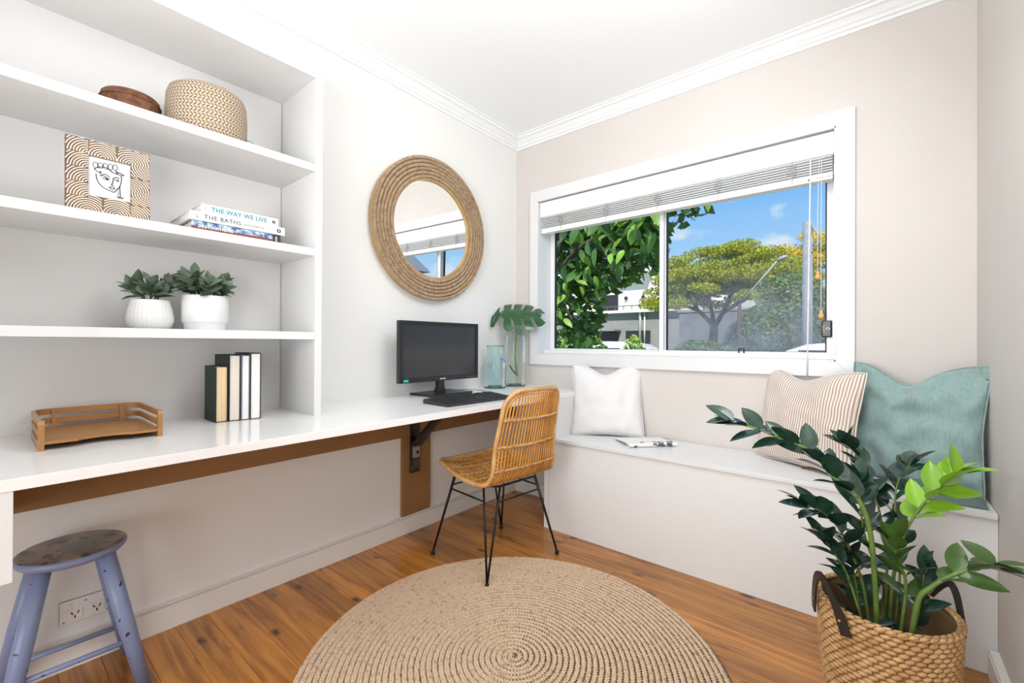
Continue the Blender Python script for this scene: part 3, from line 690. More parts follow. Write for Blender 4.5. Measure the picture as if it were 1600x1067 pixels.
# blade: a heart of fingers radiating from a midrib, drooping at the edge
def finger(bm, base, tip, wid, droop, up):
    B = Vector(base); T_ = Vector(tip); d = T_ - B; side = d.cross(up).normalized(); prev = None; n = 7
    for k in range(n + 1):
        t_ = k / n; w_ = wid * (.75 + .6 * t_) * (1 - t_ ** 3.2) + .001; p = B + d * t_ + up * (-droop * t_ * t_)
        tri = [bm.verts.new(p - side * w_ - up * .004 * (w_ / wid)), bm.verts.new(p + up * .004), bm.verts.new(p + side * w_ - up * .004 * (w_ / wid))]
        if prev:
            for a in (0, 1): bm.faces.new((prev[a], prev[a + 1], tri[a + 1], tri[a]))
        prev = tri
up = Vector((.42, -.62, .66)).normalized(); ax = Vector((.62, .42, .05)); ax = (ax - up * ax.dot(up)).normalized(); sd = up.cross(ax).normalized()
hub = Vector((-1.968, 2.32, 1.285)); bm = BM()
def blade_pt(a, b_):   # a along the midrib, b_ sideways; edges droop
    return hub + ax * a + sd * b_ - up * (2.3 * b_ * b_ + .9 * (a - .02) ** 2) + up * .004 * math.cos(60 * b_)
prevr = None; NB = 22
segs = []
outl = lambda f: .150 * math.sin(PI * min(1, max(0, f)) ** .85) ** .6 + .004    # heart half-width along 0..1
A0, A1 = -.085, .215
for sg in (1, -1):
    cuts = 5
    for c_ in range(cuts):
        f0 = c_ / cuts; f1 = (c_ + .74) / cuts; rows_ = []
        for k in range(5):
            f = f0 + (f1 - f0) * k / 4; a = A0 + (A1 - A0) * f; wmax = outl(f) * (1 - .12 * abs(k - 2) / 2); lean_ = .055 * (f - .25)
            rows_.append([bm.verts.new(blade_pt(a + lean_ * q_ / 6 * 1.6 + (-.05 * (q_ / 6) if f < .18 else 0), sg * wmax * q_ / 6)) for q_ in range(7)])
        for A, B in zip(rows_, rows_[1:]):
            for q_ in range(6): bm.faces.new((A[q_], A[q_ + 1], B[q_ + 1], B[q_]))
        f2 = (c_ + 1) / cuts; a1 = A0 + (A1 - A0) * f1; a2 = A0 + (A1 - A0) * f2   # the bridge along the midrib, split beyond it
        br1 = [bm.verts.new(blade_pt(a1 + .055 * (f1 - .25) * q_ / 6 * 1.6, sg * outl(f1) * .88 * q_ / 6)) for q_ in range(3)]; br2 = [bm.verts.new(blade_pt(a2 + .055 * (f2 - .25) * q_ / 6 * 1.6, sg * outl(f2) * .88 * q_ / 6)) for q_ in range(3)]
        for q_ in range(2): bm.faces.new((br1[q_], br1[q_ + 1], br2[q_ + 1], br2[q_]))
for v in bm.verts:
    if v.co.x < XL + .02: v.co.x = XL + .02 + (v.co.x - XL - .02) * .05
obj('blade', bm, m_mons, ms, True)

# ------------------------------------------------------------------ bamboo paper tray
tr = thing('paper_tray', 'bamboo letter tray with slatted sides at the left end of the desk', 'tray', (-1.87, .23, ZD))
TX0, TX1, TY0, TY1 = -2.035, -1.722, .098, .362
# bottom board with a scooped front edge
pts = [(TX0 + .01, TY0 + .008), (TX1 - .002, TY0 + .008)]
for k in range(13):
    a = k / 12; yv = TY0 + .075 + a * (.115); pts.append((TX1 - .002 - .022 * max(0, math.sin(PI * a)) ** .6, yv))
pts += [(TX1 - .002, TY1 - .008), (TX0 + .01, TY1 - .008)]
bm = BM(); prism(bm, pts, 'z', ZD + .016, ZD + .023); obj('bottom_board', bm, m_bamboo, tr)
def urail(z0, z1):
    bm = BM(); r = .035; path = [(TX1 - .012, TY0)]
    path += [(TX0 + r - r * math.sin(a), TY0 + r - r * math.cos(a)) for a in [PI / 2 * k / 6 for k in range(7)]]
    path += [(TX0 + r - r * math.cos(a), TY1 - r + r * math.sin(a)) for a in [PI / 2 * k / 6 for k in range(7)]]
    path += [(TX1 - .012, TY1)]
    cx, cy = (TX0 + TX1) / 2, (TY0 + TY1) / 2; tk = .007; O = []; I = []
    for (x, y_) in path:
        ix = x + tk if x < TX0 + r + .001 else x; iy = y_ + tk if y_ < cy else y_ - tk
        if x <= TX0 + .001: iy = y_
        O.append((x, y_)); I.append((ix if x < TX0 + r else x, iy))
    vs_ = [[bm.verts.new((*p, z)) for p in L_] for L_, z in ((O, z0), (O, z1), (I, z1), (I, z0))]
    n = len(path)
    for q in range(4):
        A, B = vs_[q], vs_[(q + 1) % 4]
        for k in range(n - 1): bm.faces.new((A[k], A[k + 1], B[k + 1], B[k]))
    bm.faces.new([v[0] for v in vs_]); bm.faces.new([v[-1] for v in vs_][::-1])
    obj('rail', bm, m_bamboo, tr)
urail(ZD + .002, ZD + .022); urail(ZD + .033, ZD + .050); urail(ZD + .062, ZD + .080)
for yy in (TY0 - .001, TY1 - .011):
    bm = BM(); prism(bm, [(TX1 - .016, ZD + .0005), (TX1 + .001, ZD + .0005), (TX1 + .001, ZD + .070), (TX1 - .003, ZD + .079), (TX1 - .016, ZD + .081)], 'y', yy, yy + .012); obj('post', bm, m_bamboo, tr)
for yy in (TY0 + .045, TY1 - .055): obj('post', bx(TX0 + .007, TX0 + .014, yy, yy + .010, ZD + .002, ZD + .078), m_bamboo, tr)

# ------------------------------------------------------------------ upright books (fore-edges face the room)
def upbook(label, y0, y1, x1, depth, h, mc, mp_, grp=None):
    b = thing('book', label, 'book', (x1 - depth / 2, (y0 + y1) / 2, ZD), group='hardbacks standing on the desk'); x0 = x1 - depth; z0 = ZD + .0006; z1 = ZD + h; c = .0025
    bm = BM(); box(bm, x0, x1, y0, y0 + c, z0, z1); box(bm, x0, x1, y1 - c, y1, z0, z1); box(bm, x0, x0 + c, y0 + c, y1 - c, z0, z1); obj('cover', bm, mc, b)
    obj('pages', bx(x0 + c, x1 - .004, y0 + c, y1 - c, z0 + .003, z1 - .004), mp_, b)
upbook('small dark green hardback with yellowed pages, leftmost of the upright books', .5445, .5835, -1.852, .125, .205, m_green_c, m_papery)
upbook('navy hardback standing right behind the small green book', .5850, .6230, -1.845, .158, .247, m_navy_c, m_paper)
upbook('hardback in a slate blue shiny cover, third of the upright books', .6240, .6520, -1.838, .150, .246, m_slate_c, m_paperw)
upbook('charcoal hardback with white pages, rightmost of the upright books', .6530, .6905, -1.834, .162, .253, m_char_c, m_paperw)

# ------------------------------------------------------------------ stacked books with lettered spines on the middle shelf
def flatbook(label, y0, y1, x0, x1, z0, z1, mc, mp_, spine_m=None):
    b = thing('book', label, 'book', ((x0 + x1) / 2, (y0 + y1) / 2, z0), group='books stacked on the shelf'); c = .0022
    bm = BM(); box(bm, x0, x1, y0, y1, z0 + .0003, z0 + c); box(bm, x0, x1, y0, y1, z1 - c, z1); box(bm, x1 - c, x1, y0, y1, z0 + c, z1 - c)
    obj('cover', bm, mc, b); obj('pages', bx(x0 + .004, x1 - c, y0 + .004, y1 - .004, z0 + c, z1 - c), mp_, b); return b
SX = -1.757; Z2 = 1.456
b1 = flatbook('blue and rust red book lettered DESTINATIONS, bottom of the stack', .444, .728, -1.985, SX - .004, Z2, Z2 + .031, m_blue_c, m_paper)
obj('spine_band', bx(SX - .004, SX - .0032, .446, .700, Z2 + .0008, Z2 + .0125), m_red_c, b1); obj('spine_end', bx(SX - .004, SX - .0031, .700, .7275, Z2 + .0008, Z2 + .0302), m_char_c, b1)
text('title_lettering', 'DESTINATIONS', m_wtxt, b1, .0135, (SX - .0029, .462, Z2 + .0095), (0, 1, 0), (0, 0, 1), spacing=1.16, bold=.012)
text('publisher_mark', 'HARPER', m_wtxt, b1, .010, (SX - .0028, .716, Z2 + .004), (0, 0, 1), (0, -1, 0), sx=.55)
b2 = flatbook('white book lettered THE BATHS, middle of the stack', .437, .742, -2.0, SX + .001, Z2 + .0315, Z2 + .0615, m_white_c, m_paperw)
text('title_lettering', 'THE BATHS', m_gtxt, b2, .0205, (SX + .0014, .478, Z2 + .0405), (0, 1, 0), (0, 0, 1), spacing=1.1)
text('author_lettering', 'NICOLE SRIANTON', m_gtxt, b2, .0065, (SX + .0014, .600, Z2 + .0435), (0, 1, 0), (0, 0, 1), spacing=1.2)
text('edge_lettering', 'SALTY', m_gtxt, b2, .006, (SX + .0014, .460, Z2 + .038), (0, 0, 1), (0, -1, 0), sx=.9)
bm = BM(); ball(bm, (SX + .001, .7205, Z2 + .0465), .0075, s=(.06, 1, 1)); obj('publisher_mark', bm, m_ktxt, b2, True)
bm = BM(); ball(bm, (SX + .0016, .7205, Z2 + .0465), .0042, s=(.06, .55, 1)); obj('publisher_mark_centre', bm, m_wtxt, b2, True)
b3 = flatbook('white book lettered THE WAY WE LIVE in turquoise, top of the stack', .471, .7195, -1.965, SX - .002, Z2 + .062, Z2 + .092, m_white_c, m_paperw)
text('title_lettering', 'THE WAY WE LIVE', m_ttxt, b3, .0215, (SX - .0016, .500, Z2 + .0700), (0, 1, 0), (0, 0, 1), spacing=1.08, ext=.0005, bold=.022, sx=.93)
text('edge_lettering', 'STAFFORD', m_lamp, b3, .0055, (SX - .0016, .487, Z2 + .065), (0, 0, 1), (0, -1, 0), sx=.85)
bm = BM(); ball(bm, (SX - .002, .703, Z2 + .077), .0062, s=(.06, 1, 1)); obj('publisher_mark', bm, m_ktxt, b3, True)
text('publisher_letter', 'f', m_wtxt, b3, .010, (SX - .0014, .7015, Z2 + .0735), (0, 1, 0), (0, 0, 1))

# ------------------------------------------------------------------ carved picture frame
fr = thing('picture_frame', 'square carved wooden picture frame with a line-drawn face', 'picture frame', (-1.79, .242, Z2))
FY0, FY1, FZ0, FZ1 = .148, .336, Z2 + .0005, Z2 + .214; GY0, GY1, GZ0, GZ1 = .195, .290, Z2 + .050, Z2 + .168; FX = -1.765
tilt = Matrix.Translation((FX, 0, FZ0)) @ Matrix.Rotation(R(-3), 4, 'Y') @ Matrix.Translation((-FX, 0, -FZ0))
def ft(bm): bmesh.ops.transform(bm, matrix=tilt, verts=bm.verts); return bm
bm = BM()
for a in ((FY0, GY0, FZ0, FZ1), (GY1, FY1, FZ0, FZ1), (GY0, GY1, FZ0, GZ0), (GY0, GY1, GZ1, FZ1)): box(bm, FX - .018, FX, *a)
obj('frame', ft(bm), m_carve, fr)
obj('paper', ft(bx(FX - .012, FX - .006, GY0, GY1, GZ0, GZ1)), m_art, fr)
bm = BM()
def arcs(cy, cz, y0, y1, z0, z1, step=.0062, r0=.006):
    r = r0
    while r < .07:
        seg = []
        for k in range(61):
            a = 2 * PI * k / 60; p = (cy + r * math.cos(a), cz + r * math.sin(a))
            if y0 <= p[0] <= y1 and z0 <= p[1] <= z1: seg.append(p)
            else:
                if len(seg) > 1: strip(seg)
                seg = []
        if len(seg) > 1: strip(seg)
        r += step
def strip(seg):
    prev = None
    for i, (y_, z_) in enumerate(seg):
        a = seg[max(i - 1, 0)]; b_ = seg[min(i + 1, len(seg) - 1)]; d = Vector((b_[0] - a[0], b_[1] - a[1])); d = d.normalized() if d.length else Vector((1, 0)); n_ = Vector((-d.y, d.x)) * .00105
        q = [bm.verts.new((FX + .0012, y_ + n_.x, z_ + n_.y)), bm.verts.new((FX + .0012, y_ - n_.x, z_ - n_.y)), bm.verts.new((FX - .001, y_ - n_.x * 1.3, z_ - n_.y * 1.3)), bm.verts.new((FX - .001, y_ + n_.x * 1.3, z_ + n_.y * 1.3))]
        if prev:
            for e_ in range(4): bm.faces.new((prev[e_], prev[(e_ + 1) % 4], q[(e_ + 1) % 4], q[e_]))
        prev = q
W_ = .047; H1 = (FZ1 - FZ0)
nz_ = 5; dz = H1 / nz_
for k in range(nz_):
    z0 = FZ0 + k * dz
    arcs(GY0 if k % 2 else GY0, z0 if k % 2 else z0, FY0, GY0, z0, z0 + dz); arcs(GY1 if k % 2 == 0 else FY1, z0 + dz if k % 2 else z0, GY1, FY1, z0, z0 + dz)
ny = 3; dy = (GY1 - GY0) / ny
for k in range(ny):
    y0 = GY0 + k * dy
    arcs(y0 if k % 2 else y0 + dy, GZ1, y0, y0 + dy, GZ1, FZ1); arcs(y0 + dy if k % 2 else y0, FZ0, y0, y0 + dy, FZ0, GZ0)
obj('carved_lines', ft(bm), m_cream, fr)
bm = BM()
def st(pts, w_=.0012, u0=139, v0=238, n=5):
    # strokes in picture pixels of the sheet (97 wide, 118 high) -> sheet plane
    P = [(FX - .0055, GY0 + (u) * (GY1 - GY0), GZ1 - (v) * (GZ1 - GZ0)) for u, v in pts]
    tube(bm, spline(P, n), w_, 5)
st([(.18, .42), (.20, .55), (.28, .68), (.42, .76), (.56, .79), (.60, .80), (.68, .70), (.74, .62), (.78, .45), (.77, .33)])           # jaw
st([(.14, .30), (.22, .36), (.30, .34), (.26, .40)]); st([(.14, .30), (.24, .24), (.40, .20), (.54, .28), (.62, .30)])                   # forehead and ear line
for k in range(5):
    cx = .17 + k * .115; cy = .20 - k * .012; st([(cx + .055 * math.cos(a), cy + .075 * math.sin(a)) for a in [2 * PI * q / 8 for q in range(9)]], .0008, n=2)  # curls
st([(.45, .22), (.60, .30), (.70, .28), (.62, .22)]); st([(.60, .30), (.75, .32), (.84, .31), (.76, .27), (.64, .27)])
st([(.27, .45), (.36, .43), (.46, .48), (.50, .50)]); st([(.32, .50), (.40, .48), (.46, .51), (.38, .52)]); st([(.28, .42), (.40, .38), (.50, .44)])
st([(.60, .48), (.66, .46), (.72, .48), (.66, .50)]); st([(.58, .44), (.66, .40), (.74, .42)])
st([(.58, .44), (.57, .56), (.54, .62), (.60, .63)]); st([(.48, .70), (.54, .67), (.62, .69), (.56, .73), (.48, .70)])
st([(.74, .62), (.745, .78), (.75, .90)]); st([(.70, .66), (.70, .88)], .0006); st([(.66, .90), (.75, .91), (.84, .90)]); st([(.70, .94), (.75, .89), (.80, .94)])
obj('line_drawing', ft(bm), m_ktxt, fr)
obj('easel_back', bx(FX - .060, FX - .030, .225, .258, FZ0, FZ0 + .10), m_carve, fr)

# ------------------------------------------------------------------ baskets on the top shelf
Z1s = 1.796
bm = BM(); lathe(bm, [(.112, 0), (.121, .006), (.1235, .05), (.124, .10), (.121, .15), (.114, .170), (.105, .177), (.001, .180)], (-1.877, .520, Z1s), 56, uvs=(66, 92)); t1 = thing('straw_basket', 'tall cream and tan herringbone woven basket, upturned on the top shelf', 'basket', (-1.877, .52, Z1s)); obj('woven_body', bm, m_herring, t1, False)
bm = BM(); tube(bm, spline([(-1.80, .612, Z1s + .025), (-1.785, .628, Z1s + .024), (-1.775, .640, Z1s + .010), (-1.772, .648, Z1s + .002)], 4), .0012, 5); obj('loose_straw', bm, m_carve, t1)
t2 = thing('palm_basket', 'low dark brown woven basket on the top shelf', 'basket', (-1.935, .316, Z1s))
bm = BM(); lathe(bm, [(.070, 0), (.077, .006), (.079, .04), (.0795, .075), (.076, .098), (.070, .104), (.001, .106)], (-1.935, .316, Z1s), 48); obj('woven_body', bm, m_brownb, t2, False)
bm = BM(); tube(bm, [(-1.935 + .0795 * math.cos(2 * PI * k / 40), .316 + .0795 * math.sin(2 * PI * k / 40), Z1s + .082) for k in range(40)], .0018, 6, closed=True); obj('rim_cord', bm, m_brownb, t2)

# ------------------------------------------------------------------ leaf mesh shared by plants
def leafmesh(name, L, W, m, curl=.12, fold=.22, n=6, tipw=1.0, thick=0, pointed=1.0):
    V = []; F = []
    for i in range(n + 1):
        t_ = i / n; w_ = W * (math.sin(PI * min(1, t_ ** .8)) ** .75) * (1 if t_ < .999 else 0) + (.0015 if i == 0 else 0)
        if i == n: w_ = .0003
        x = L * t_; z = -curl * L * t_ * t_
        for s in (-1, -.5, 0, .5, 1): V.append((x, s * w_, z + fold * abs(s) * w_ * (1.0 if abs(s) > .6 else .9)))
    for i in range(n):
        for s in range(4): F.append((i * 5 + s, (i + 1) * 5 + s, (i + 1) * 5 + s + 1, i * 5 + s + 1))
    me = bpy.data.meshes.new(name); me.from_pydata(V, [], F); me.materials.append(m); me.polygons.foreach_set('use_smooth', [True] * len(F)); me.update(); return me
def place(me, name, parent, p, d, nrm, s):
    d = Vector(d).normalized(); nrm = Vector(nrm); z = nrm - d * nrm.dot(d); z = z.normalized() if z.length > 1e-3 else d.orthogonal().normalized(); y_ = z.cross(d)
    M = Matrix(((d.x, y_.x, z.x), (d.y, y_.y, z.y), (d.z, y_.z, z.z))).to_quaternion()
    loc = MW[parent].inverted() @ Vector(p)
    o = bpy.data.objects.new(name, me); link(o, parent, loc, M, (s, s, s)); return o

# ------------------------------------------------------------------ succulents in white pots
def potplant(label, c, prof_, ribs, nleaf, topz, rad, seed, spread, mpot):
    t_ = thing('potted_plant', label, 'plant', c); n = 96 if ribs else 48; bm = BM()
    rings = lathe(bm, prof_, c, n)
    if ribs:
        for ri, rg in enumerate(rings[1:7]):
            for k, v in enumerate(rg):
                if k % 3 == 0:
                    d = Vector((v.co.x - c[0], v.co.y - c[1], 0)).normalized(); v.co -= d * .0016
    obj('pot', bm, mpot, t_, True)
    bm = BM(); lathe(bm, [(prof_[-1][0] * .98, topz - .012), (.001, topz - .008)], c, 24, cap0=True); obj('soil', bm, m_soil, t_)
    rr = random.Random(seed); mm = [leafmesh('leaf', .055, .0135, m_succ, .25, .35), leafmesh('leaf', .060, .0155, m_succ2, .1, .4), leafmesh('leaf', .048, .0145, m_succ, .35, .25)]
    for st_ in range(spread[0]):
        a = 2 * PI * st_ / spread[0] + rr.uniform(-.3, .3); lean = spread[1] * rr.uniform(.35, 1); hh = spread[2] * rr.uniform(.55, 1)
        b0 = Vector((c[0] + .25 * rad * math.cos(a), c[1] + .25 * rad * math.sin(a), c[2] + topz - .01))
        tip = b0 + Vector((math.cos(a) * lean, math.sin(a) * lean, hh))
        if tip.x < XL + .05: tip.x = XL + .05
        bm = BM(); tube(bm, [b0, (b0 + tip) / 2 + Vector((0, 0, .008)), tip], [.003, .0025, .002], 6); obj('stem', bm, m_stemd, t_)
        ax_ = (tip - b0).normalized(); u_ = ax_.orthogonal().normalized(); v_ = ax_.cross(u_)
        for k in range(nleaf):
            f = .35 + .65 * k / nleaf; g = k * 2.4 + rr.random(); q = b0.lerp(tip, f); out_ = u_ * math.cos(g) + v_ * math.sin(g)
            d = out_ * (1.1 - .75 * f) + ax_ * (.35 + .8 * f); s = rr.uniform(.7, 1.15)
            if q.x + d.normalized().x * .06 * s < XL + .012: d.x = abs(d.x) * .3
            place(mm[rr.randrange(3)], 'leaf', t_, q, d, ax_ - out_ * .4, s)
    return t_
Z3 = 1.120
potplant('small grey-green succulent in a ribbed round white pot', (-1.905, .366, Z3), [(.040, 0), (.050, .002), (.060, .014), (.0645, .030), (.064, .045), (.060, .068), (.054, .090), (.0525, .099), (.050, .100), (.0495, .085)], True, 11, .098, .05, 3, (5, .045, .075), m_potm)
potplant('full grey-green succulent in a smooth footed white pot', (-1.875, .517, Z3), [(.052, 0), (.062, .001), (.0635, .004), (.0645, .023), (.0685, .027), (.0710, .030), (.0715, .08), (.0705, .122), (.0690, .1235), (.067, .122), (.066, .10)], False, 12, .118, .068, 8, (12, .075, .085), m_potw)

# ------------------------------------------------------------------ power outlet
po = thing('power_outlet', 'double power outlet on the wall behind the stool', 'outlet', (XL, .227, .182))
obj('plate', bx(XL, XL + .010, .167, .290, .146, .220, bev=.003), m_white_pl, po)
obj('backing_rim', bx(XL, XL + .003, .1655, .2915, .1445, .2215), m_lamp, po)
XL += .003
for yy in (.173, .262): obj('switch', bx(XL + .006, XL + .011, yy, yy + .019, .198, .212, bev=.0015), m_white_pl, po)
for yc in (.203, .256):
    s_ = obj('socket', bx(XL + .006, XL + .0085, yc - .019, yc + .019, .156, .188, bev=.002), m_white_pl, po)
    bm = BM()
    for dy, dz_, ro in ((-.0075, .006, .5), (.0075, .006, -.5), (0, -.007, 0)): box(bm, XL + .0082, XL + .0090, yc + dy - .0016, yc + dy + .0016, .172 + dz_ - .0048, .172 + dz_ + .0048, rot=Matrix.Rotation(ro, 3, 'X'))
    obj('slots', bm, m_dark, s_)
for yy, zz in ((.176, .155), (.282, .155), (.2285, .2085)):
    bm = BM(); ball(bm, (XL + .007, yy, zz), .0035, s=(.3, 1, 1)); obj('screw', bm, m_lamp, po, True)

XL -= .003
# ------------------------------------------------------------------ stool
SC = Vector((-1.895, .181, 0)); SH = .455
so = thing('wooden_stool', 'round lavender painted wooden stool with a worn seat, tucked under the desk', 'stool', SC)
bm = BM(); rg = lathe(bm, [(.100, SH - .030), (.118, SH - .026), (.126, SH - .016), (.1265, SH - .009), (.122, SH - .003), (.114, SH)], SC, 56, cap0=True); bm.faces.new(rg[-1]).material_index = 1
for f in bm.faces:
    if all(abs((v.co - SC).to_2d().length - .118) < .0055 and v.co.z > SH - .004 for v in f.verts): f.material_index = 1
obj('seat', bm, [m_stool, m_stooltop], so)
feet = {}
for sx_ in (-1, 1):
    for sy_ in (-1, 1):
        a = SC + Vector((sx_ * .062, sy_ * .068, SH - .029)); b_ = SC + Vector((sx_ * .128 if sx_ > 0 else -.112, sy_ * .150, .001)); feet[(sx_, sy_)] = (a, b_)
        bm = BM(); tube(bm, [a, a.lerp(b_, .5), b_], [.0215, .022, .0175], 18); obj('leg', bm, m_stool, so)
def onleg(k, z): a, b_ = feet[k]; return a.lerp(b_, (a.z - z) / (a.z - b_.z))
for k1, k2, z in (((-1, -1), (-1, 1), .105), ((1, -1), (1, 1), .150), ((-1, -1), (1, -1), .2)):
    bm = BM(); tube(bm, [onleg(k1, z), onleg(k2, z)], .0075, 10); obj('stretcher', bm, m_stool, so)

# ------------------------------------------------------------------ rattan chair (local: +x faces the desk)
ch = thing('rattan_chair', 'rattan shell chair on black hairpin legs, facing the desk', 'chair', (-1.504, 1.683, 0), R(173))
PR = spline([(.235, 0, .462), (.17, 0, .457), (.06, 0, .440), (-.06, 0, .428), (-.15, 0, .430), (-.200, 0, .450), (-.228, 0, .50), (-.246, 0, .58), (-.268, 0, .68), (-.290, 0, .78), (-.312, 0, .868)], 6)
cum = [0]
for a, b_ in zip(PR, PR[1:]): cum.append(cum[-1] + (b_ - a).length)
TOT = cum[-1]
def prof_at(s):
    s = min(max(s, 0), TOT)
    for i in range(len(PR) - 1):
        if cum[i + 1] >= s: return PR[i].lerp(PR[i + 1], (s - cum[i]) / (cum[i + 1] - cum[i] + 1e-9))
    return PR[-1]
def shell(s, t_):
    f = s / TOT; p = prof_at(s)
    w_ = .205 + .028 * math.sin(PI * min(f / .55, 1)) - .030 * max(0, (f - .5) / .5)
    seat = max(0, 1 - f / .5); back = max(0, (f - .45) / .55)
    return Vector((p.x + .035 * t_ * t_ * min(1, back * 2.2), w_ * t_, p.z + .022 * t_ * t_ * seat - (.012 * (1 - t_ * t_)) * seat))
rim = []; cr_ = .11; nt_ = 40
def rr_pts():
    P = []
    W2 = .21; r = .085
    def corner(cs, ct, a0, a1, n=7): return [(cs + r * math.cos(a), ct + r * math.sin(a)) for a in [a0 + (a1 - a0) * k / n for k in range(n + 1)]]
    P += [(TOT * k / 22, -W2) for k in range(3, 20)]
    P += corner(TOT - r, -W2 + r, -PI / 2, 0); P += corner(TOT - r, W2 - r, 0, PI / 2)
    P += [(TOT * k / 22, W2) for k in range(19, 2, -1)]
    P += corner(r, W2 - r, PI / 2, PI); P += corner(r, -W2 + r, PI, 3 * PI / 2)
    return [(s, y_ / W2) for s, y_ in P]
RP = rr_pts(); rimP = [shell(s, t_) for s, t_ in RP]
bm = BM(); tube(bm, rimP, .0105, 10, closed=True); obj('rim', bm, m_caneb, ch, True, local=True)
inner = [shell(TOT / 2 + (s - TOT / 2) * .955, t_ * .90) for s, t_ in RP]
bm = BM(); tube(bm, inner, .005, 8, closed=True); obj('inner_rim', bm, m_cane, ch, True, local=True)
bm = BM()  # lashings binding the two rims together
for i in range(len(rimP)):
    for q in (0, .5):
        a = rimP[i].lerp(rimP[(i + 1) % len(rimP)], q); b_ = inner[i].lerp(inner[(i + 1) % len(rimP)], q)
        d = (b_ - a); n_ = d.cross(Vector((0, 0, 1)) if abs(d.z) < .5 * d.length else Vector((1, 0, 0))).normalized()
        tube(bm, [a - d * .3, a + d * .5 + n_ * .003, b_ + d * .3], .0024, 5)
obj('lashing', bm, m_bind, ch, True, local=True, kind='stuff')
def tlim(t_):  # usable s range for a rod at lateral t_ inside the rounded outline
    W2 = .21; r = .085; y_ = abs(t_) * W2
    e_ = 0 if y_ < W2 - r else r - math.sqrt(max(r * r - (y_ - (W2 - r)) ** 2, 0))
    return e_ + .012, TOT - e_ - .012
NR = 21
for i in range(NR):
    t_ = -.90 + 1.80 * i / (NR - 1); s0, s1 = tlim(t_); n = 34
    bm = BM(); tube(bm, [shell(s0 + (s1 - s0) * k / n, t_) for k in range(n + 1)], .0042, 6); obj('cane_rod', bm, m_cane, ch, True, local=True)
for f in (.055, .16, .27, .365, .455, .575, .70, .845):
    s = TOT * f; bm = BM()
    P1 = [shell(s, -.97 + 1.94 * k / 54) for k in range(55)]
    nrm = [(shell(s + .01, 0) - shell(s - .01, 0)).normalized().cross(Vector((0, 1, 0))).normalized()] * 55
    for sg in (1, -1):
        tube(bm, [p + n_ * (.0055 * sg + .002 * math.sin(k * 1.9 + sg)) for k, (p, n_) in enumerate(zip(P1, nrm))], .003, 5)
    up_ = (shell(s + .01, 0) - shell(s - .01, 0)).normalized()
    for k in range(0, 54):
        p = P1[k].lerp(P1[k + 1], .5); n_ = nrm[0]
        sg = 1 if k % 2 else -1
        tube(bm, [p + n_ * .008 - up_ * .007 * sg, p + n_ * .0095, p + n_ * .008 + up_ * .007 * sg], .0022, 5); tube(bm, [p - n_ * .008 - up_ * .007 * sg, p - n_ * .0095, p - n_ * .008 + up_ * .007 * sg], .0022, 5)
    obj('binding', bm, m_bind, ch, True, local=True)
bm = BM(); zf = .412; sq = [(.165, .12), (.115, .17), (-.115, .17), (-.165, .12), (-.165, -.12), (-.115, -.17), (.115, -.17), (.165, -.12)]
tube(bm, [(x, y_, zf + (.02 if x > 0 else 0)) for x, y_ in sq], .0055, 8, closed=True); obj('under_frame', bm, m_black, ch, True, local=True)
tops = {}
for sx_ in (-1, 1):
    for sy_ in (-1, 1):
        foot = Vector((sx_ * .214, sy_ * .234, .010)); zt_ = zf + (.02 if sx_ > 0 else 0)
        a = Vector((sx_ * .165, sy_ * .115, zt_)); b_ = Vector((sx_ * .11, sy_ * .17, zt_)); tops[(sx_, sy_)] = (a, b_, foot)
        bm = BM(); tube(bm, [a, foot + Vector((0, 0, .004))], .0052, 8); tube(bm, [b_, foot + Vector((0, 0, .004))], .0052, 8)
        lg = obj('leg', bm, m_black, ch, True, local=True)
        zz = .0135 if (sx_, sy_) == (-1, 1) else 0
        bm = BM(); lathe(bm, [(.004, -.009 if not zz else -.0005), (.010, -.008 if not zz else 0), (.0115, .002), (.008, .010), (.003, .014)], foot, 14, cap1=True); obj('foot', bm, m_black, lg, True, local=True)
for (k1, w1), (k2, w2), z in ((((1, 1), 0), ((1, -1), 0), .345), (((-1, 1), 0), ((-1, -1), 0), .345), (((1, 1), 1), ((-1, 1), 1), .345), (((1, -1), 1), ((-1, -1), 1), .345)):
    def pt(k, w_): a = tops[k][w_]; f_ = tops[k][2]; return a.lerp(f_, (a.z - z) / (a.z - f_.z))
    bm = BM(); tube(bm, [pt(k1, w1), pt(k2, w2)], .0045, 8); obj('stretcher', bm, m_black, ch, True, local=True)

